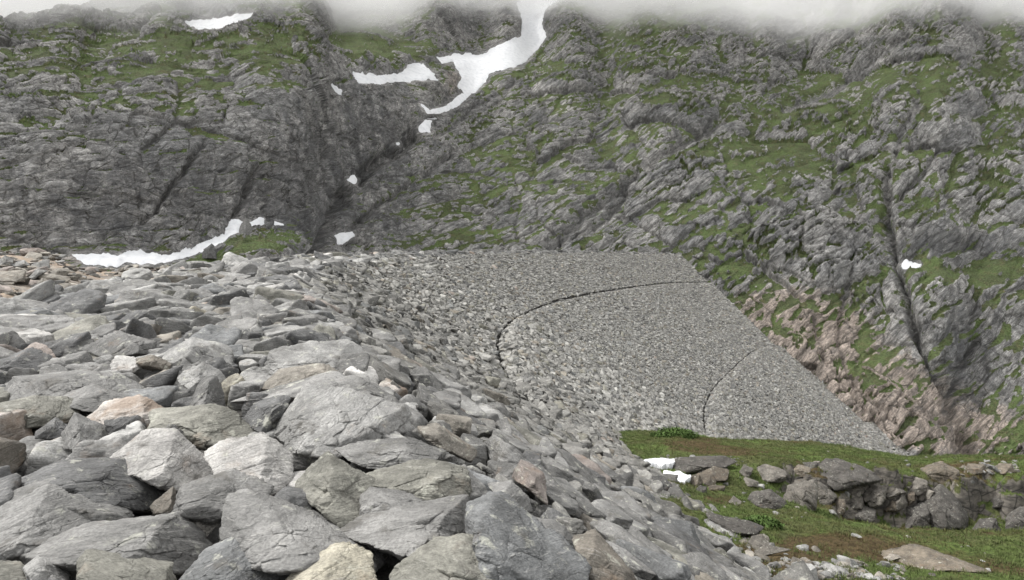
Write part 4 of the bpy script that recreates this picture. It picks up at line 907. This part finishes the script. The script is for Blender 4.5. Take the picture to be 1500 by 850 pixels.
scatter_mass('rubble', pts, lambda: rg.lognormal(-1.35, .5) * np.array([1, 1, .7]), ['tan', 'brown', 'mid grey', 'tan', 'pinkish'], 'brown broken rubble covering the left bank', squash=.4)

# ---- ground snow
def gr_sampler(X, Y):
    h = ground_hit(X.mean(), Y.mean()); d = (h[2] + .17 * h[1]) / ((HZ - Y) / F + .17)
    P = np.stack([(X - 750) / F * d, d, (HZ - Y) / F * d], 2); n = np.zeros_like(P); n[..., 2] = .9; n[..., 1] = -.4; return P, n, P[..., 1] / F
snow_patch([(935, 664), (958, 664), (996, 673), (970, 681), (945, 674)], 'dirty snow patch in the grass beside the dam face, upper of two', .8, gr_sampler, .12)
snow_patch([(972, 692), (986, 692), (1010, 698), (1004, 704), (985, 702)], 'small dirty snow patch by the dam face, lower of two', .8, gr_sampler, .10)
# ------------------------------------------------------------------ grass and heather on the shelves
def blades(name, roots, hts, tints, per, spread, width, mat, label, cat, kind):
    n = len(roots) * per; i = np.repeat(np.arange(len(roots)), per)
    a = rg.uniform(0, 6.283, n); r = rg.uniform(0, 1, n) ** .5 * spread; h = hts[i] * rg.uniform(.55, 1.15, n)
    base = roots[i] + np.stack([np.cos(a) * r, np.sin(a) * r, 0 * r - .02], 1)
    ln = rg.uniform(.15, .75, n); az = a + rg.normal(size=n) * .7
    side = np.stack([-np.sin(az), np.cos(az), 0 * az], 1) * (width * rg.uniform(.6, 1.3, n))[:, None]
    mid = base + np.stack([np.cos(az) * h * ln * .35, np.sin(az) * h * ln * .35, h * .6], 1)
    tip = base + np.stack([np.cos(az) * h * ln, np.sin(az) * h * ln, h * (1 - .35 * ln)], 1)
    co = np.stack([base - side, base + side, mid + side * .8, mid - side * .8, tip], 1).reshape(-1, 3)
    k = np.arange(n)[:, None] * 5
    f = np.concatenate([k + [0, 1, 2], k + [0, 2, 3], k + [3, 2, 4]])
    t = np.repeat(tints[i] * rg.uniform(.75, 1.3, n)[:, None], 5, 0); t = np.concatenate([t, np.ones((len(t), 1))], 1)
    return tag(mesh_obj(name, co, f, mat, {'tint': t}), label, cat, kind=kind)
Gn = grid_normals(GP); Gn *= np.sign(Gn[..., 2:])
gp2 = proj(GP); sel = np.where((GY > 15).ravel() & (GY < 54).ravel() & (gp2[..., 0] > 900).ravel() & (gp2[..., 0] < 1640).ravel() & (boxblur(Gn[..., 2], 2, 2) > .74).ravel())[0]
area = (GY ** 1.0).ravel()[sel]; area *= np.gradient(gd)[np.clip(sel // len(gpx), 0, len(gd) - 1)]
pick = rg.choice(sel, 46000, p=area / area.sum())
roots = GP.reshape(-1, 3)[pick] + np.stack([rg.normal(size=len(pick)) * .07, rg.normal(size=len(pick)) * .05, 0 * pick], 1)
gnz = fbm(roots / 3.2, 4, 500); gn2 = fbm(roots / .9, 3, 505); bare = BARE.ravel()[pick]
keep = (rg.uniform(0, 1, len(pick)) < np.clip(.85 + gnz * .9 - bare * .7, .1, 1)); sz, so_, oo_ = surf_z(roots[:, 0], roots[:, 1]); keep &= roots[:, 2] > sz - .1
roots, gnz, gn2, bare = roots[keep], gnz[keep], gn2[keep], bare[keep]
brown = np.clip(sstep(-.05, .45, -gnz + bare * .5 + gn2 * .3), 0, 1)[:, None]
tt = (1 - brown) * np.where(gn2[:, None] > .1, np.array([[.084, .112, .036]]), np.array([[.058, .080, .026]])) + brown * np.array([[.085, .066, .034]])
GM = leaf_material('grass_blade', (.05, .085, .02), (.09, .10, .035))
blades('grass', roots, np.clip(.10 + .09 * gn2 + .06 * rg.uniform(0, 1, len(roots)), .05, .34), tt, 7, .11, .009, GM, 'short green and brown mountain grass on the shelves below the dam', 'grass', 'stuff')
LM = leaf_material('leaf', (.045, .075, .02), (.07, .10, .03))
def shrub(px, py, w, h, label):
    c = ground_hit(px, py); root = bpy.data.objects.new('shrub', None); COL.objects.link(root); root.location = c; tag(root, label, 'shrub')
    n = 2600; u = rg.normal(size=(n, 3)); u /= np.linalg.norm(u, axis=1)[:, None]; r = rg.uniform(.3, 1, n) ** .5
    P = u * r[:, None] * [w * .5, w * .32, h]; P[:, 2] = np.abs(P[:, 2]); P *= (1 + .45 * fbm(u * 2.2, 3, 600))[:, None]
    t = rg.normal(size=(n, 3)); t /= np.linalg.norm(t, axis=1)[:, None]; s = np.cross(t, u); s /= np.linalg.norm(s, axis=1)[:, None] + 1e-6
    L = .10 * rg.uniform(.6, 1.4, n)[:, None]
    co = np.stack([P - t * L, P + s * L * .45, P + t * L, P - s * L * .45], 1).reshape(-1, 3)
    col = np.repeat(np.array([[.05, .085, .022]]) * rg.uniform(.6, 1.5, n)[:, None], 4, 0)
    mesh_obj('leaves', co, np.arange(4 * n).reshape(n, 4), LM, {'tint': np.concatenate([col, np.ones((4 * n, 1))], 1)}, parent=root)
    m = 40; a = rg.uniform(0, 6.28, m); e = np.stack([np.cos(a) * w * .4 * rg.uniform(.2, 1, m), np.sin(a) * w * .25, h * rg.uniform(.4, .9, m)], 1); q = np.stack([-np.sin(a), np.cos(a), 0 * a], 1) * .012
    z = np.stack([0 * a, 0 * a, 0 * a - .1], 1)
    mesh_obj('stem', np.stack([z - q, z + q, e + q * .4, e - q * .4], 1).reshape(-1, 3), np.arange(4 * m).reshape(m, 4), LM, {'tint': np.repeat([[.06, .045, .03, 1.]], 4 * m, 0)}, parent=root)
shrub(988, 641, 3.6, .62, 'low spreading green shrub on the grass lip in front of the dam face')
shrub(1115, 772, 1.6, .30, 'bright green low bush under the tongue of grass on the near shelf')

# ------------------------------------------------------------------ low cloud sitting on the mountain
cxs = np.linspace(-420, 620, 160); cys = np.linspace(95, 520, 80)
CXX, CYY = np.meshgrid(cxs, cys)
zt = Pd[:, :, 2]; colz = np.array([np.interp(-CLOUD_ROW, -PY[:, j], zt[:, j]) for j in range(NC)])
colz = boxblur(colz[None], 0, 110)[0]
ppx = 750 + F * CXX / CYY
base = np.interp(ppx, pxc, colz) + fbm(np.stack([CXX.ravel() / 45, CYY.ravel() / 45, 0 * CXX.ravel()], 1), 5, 700).reshape(CXX.shape) * 24 + fbm(np.stack([CXX.ravel() / 150, CYY.ravel() / 150, 0 * CXX.ravel()], 1), 2, 720).reshape(CXX.shape) * 26 + fbm(np.stack([CXX.ravel() / 16, CYY.ravel() / 16, 0 * CXX.ravel()], 1), 3, 740).reshape(CXX.shape) * 7 - 9 * np.exp(-((ppx - 1080) / 160) ** 2) - 5 * np.exp(-((ppx - 1380) / 120) ** 2) + 7 * np.exp(-((ppx - 740) / 80) ** 2)
def cloud(name, lift, dens, top, label):
    nr, nc = CXX.shape
    bot = np.stack([CXX, CYY, base + lift], 2).reshape(-1, 3); up = np.stack([CXX, CYY, base + top], 2).reshape(-1, 3)
    f = grid_faces(nr, nc); n = nr * nc; g = np.arange(n).reshape(nr, nc)
    rim = np.concatenate([g[0, :], g[1:, -1], g[-1, -2::-1], g[-2:0:-1, 0]]); r2 = np.roll(rim, -1)
    ff = np.concatenate([f[:, ::-1], f + n, np.stack([rim, r2, r2 + n, rim + n], 1)])
    m = bpy.data.materials.new('cloud_vapour'); m.use_nodes = True; nt = m.node_tree; nt.nodes.remove(nt.nodes['Principled BSDF'])
    v = nt.nodes.new('ShaderNodeVolumePrincipled'); v.inputs['Color'].default_value = (CLOUD_A, CLOUD_A, CLOUD_A, 1); v.inputs['Density'].default_value = dens; v.inputs['Anisotropy'].default_value = 0.0
    nt.links.new(v.outputs[0], nt.nodes['Material Output'].inputs['Volume'])
    return tag(mesh_obj(name, np.concatenate([bot, up]), ff, m), label, 'cloud', kind='stuff')
cloud('low_cloud', -3, CLOUD_D1, 42, 'thin outer veil of low cloud, lowest mist over the upper mountain')
cloud('low_cloud', 4, CLOUD_D2, 40, 'middle layer of low grey cloud hiding the mountain top')
cloud('low_cloud', 11, CLOUD_D3, 38, 'dense white core of the low cloud along the top edge')

# ------------------------------------------------------------------ damp air
if HAZE > 0:
    lo = np.array([PP[..., 0].min(), -25, min(GZ.min(), PP[..., 2].min(), DP[..., 2].min())]) - 1.0
    lo[0] = min(lo[0], GX.min() - 1, BX_.min() - 1, DP[..., 0].min() - 1, CXX.min() - 1); lo[1] = min(lo[1], DP[..., 1].min() - 1)
    hi = np.array([max(PP[..., 0].max(), GX.max(), CXX.max(), DP[..., 0].max()), max(PP[..., 1].max(), CYY.max()), max(PP[..., 2].max(), (base + 42).max())]) + 2.0
    v8 = np.array([[(lo, hi)[i][0], (lo, hi)[j][1], (lo, hi)[k_][2]] for i in (0, 1) for j in (0, 1) for k_ in (0, 1)])
    m = bpy.data.materials.new('damp_air'); m.use_nodes = True; nt = m.node_tree; nt.nodes.remove(nt.nodes['Principled BSDF'])
    v = nt.nodes.new('ShaderNodeVolumePrincipled'); v.inputs['Color'].default_value = (.93, .95, .97, 1); v.inputs['Density'].default_value = HAZE
    nt.links.new(v.outputs[0], nt.nodes['Material Output'].inputs['Volume'])
    tag(mesh_obj('haze', v8, np.array([[0, 1, 3, 2], [4, 6, 7, 5], [0, 4, 5, 1], [2, 3, 7, 6], [0, 2, 6, 4], [1, 5, 7, 3]]), m, smooth=False), 'thin damp mountain air over the whole valley', 'haze', kind='stuff')

# ------------------------------------------------------------------ labels of the many boulders: what they look like and where they lie
LMK = [b for b in BOUL if b['short']]
cnt = {}
def rel(b, L):
    dx, dy = b['p'] - L['p']
    if abs(dx) > 1.3 * abs(dy): return ('right of' if dx > 0 else 'left of')
    return 'behind' if dy < 0 else 'in front of'
ORD = ['nearest', 'second nearest', 'third nearest', 'fourth nearest', 'fifth nearest', 'sixth nearest', 'seventh nearest', 'eighth nearest', 'ninth nearest', 'tenth nearest', 'eleventh nearest', 'twelfth nearest', 'thirteenth nearest', 'fourteenth nearest']
OWN = [b for b in BOUL if not b['short']]
for b in OWN: b['col'] = b['tn'].replace('mid grey', 'grey')
rank = {}
for li, L in enumerate(LMK):                          # how far along each colour of stone comes, going out from every landmark boulder
    seen = {}
    for b in sorted(OWN, key=lambda b: np.hypot(*(b['p'] - L['p']))):
        k = (b['col'], rel(b, L)); r = seen.get(k, 0); seen[k] = r + 1
        if np.hypot(*(b['p'] - L['p'])) < 330: rank[(id(b), li)] = (r, np.hypot(*(b['p'] - L['p'])))
used = set()
for b in OWN:
    c = sorted([(r + d / 90, r, li) for (bi_, li), (r, d) in rank.items() if bi_ == id(b)])
    if not c: c = [(0, 13, 0)]
    for _, r, li in c:
        L = LMK[li]; t = f"{ORD[min(r, 13)]} {b['col']} {b['sh']} {rel(b, L)} the {L['short']}"
        if t not in used: break
    used.add(t); tag(b['o'], t, 'boulder', 'boulders on the dam crest and face')

# ------------------------------------------------------------------ camera, light, sky
cam = bpy.data.cameras.new('camera'); co_ = bpy.data.objects.new('camera', cam); COL.objects.link(co_)
cam.sensor_width = 36; cam.lens = 36 * F / W0; co_.rotation_euler = (math.pi / 2, 0, 0); cam.shift_y = -(H0 / 2 - HZ) / W0
cam.clip_start = .05; cam.clip_end = 3000; C.camera = co_
el, az = math.radians(SUN_EL), math.radians(SUN_AZ)          # azimuth from +Y towards +X
sd = np.array([math.sin(az) * math.cos(el), math.cos(az) * math.cos(el), math.sin(el)])
sl = bpy.data.lights.new('sun', 'SUN'); sl.energy = SUN_E; sl.angle = math.radians(SUN_ANG); sl.color = (1, .975, .94)
so = bpy.data.objects.new('sun', sl); COL.objects.link(so)
from mathutils import Vector
so.rotation_euler = Vector((-sd[0], -sd[1], -sd[2])).to_track_quat('-Z', 'Y').to_euler(); so.location = (0, 0, 60)
w = bpy.data.worlds.new('World'); C.world = w; w.use_nodes = True; nt = w.node_tree
sk = nt.nodes.new('ShaderNodeTexSky'); sk.sky_type = 'NISHITA'; sk.sun_disc = False; sk.sun_elevation = el; sk.sun_rotation = az; sk.dust_density = 6; sk.air_density = 1.5
hs = nt.nodes.new('ShaderNodeHueSaturation'); hs.inputs['Saturation'].default_value = .12
bg = nt.nodes['Background']; bg.inputs['Strength'].default_value = SKY
mx = nt.nodes.new('ShaderNodeMix'); mx.data_type = 'RGBA'; mx.inputs[0].default_value = .7; mx.inputs[7].default_value = (OVC, OVC * .998, OVC * .99, 1)      # high overcast in front of the blue
nt.links.new(sk.outputs[0], hs.inputs['Color']); nt.links.new(hs.outputs[0], mx.inputs[6]); nt.links.new(mx.outputs[2], bg.inputs['Color'])
vs = C.view_settings; vs.view_transform = 'Standard'; vs.look = 'None'; vs.gamma = 1; vs.use_curve_mapping = False; vs.exposure = EXPO
cy_ = C.cycles; cy_.volume_bounces = 8; cy_.max_bounces = 12; cy_.diffuse_bounces = 3; cy_.use_denoising = True; cy_.use_adaptive_sampling = True
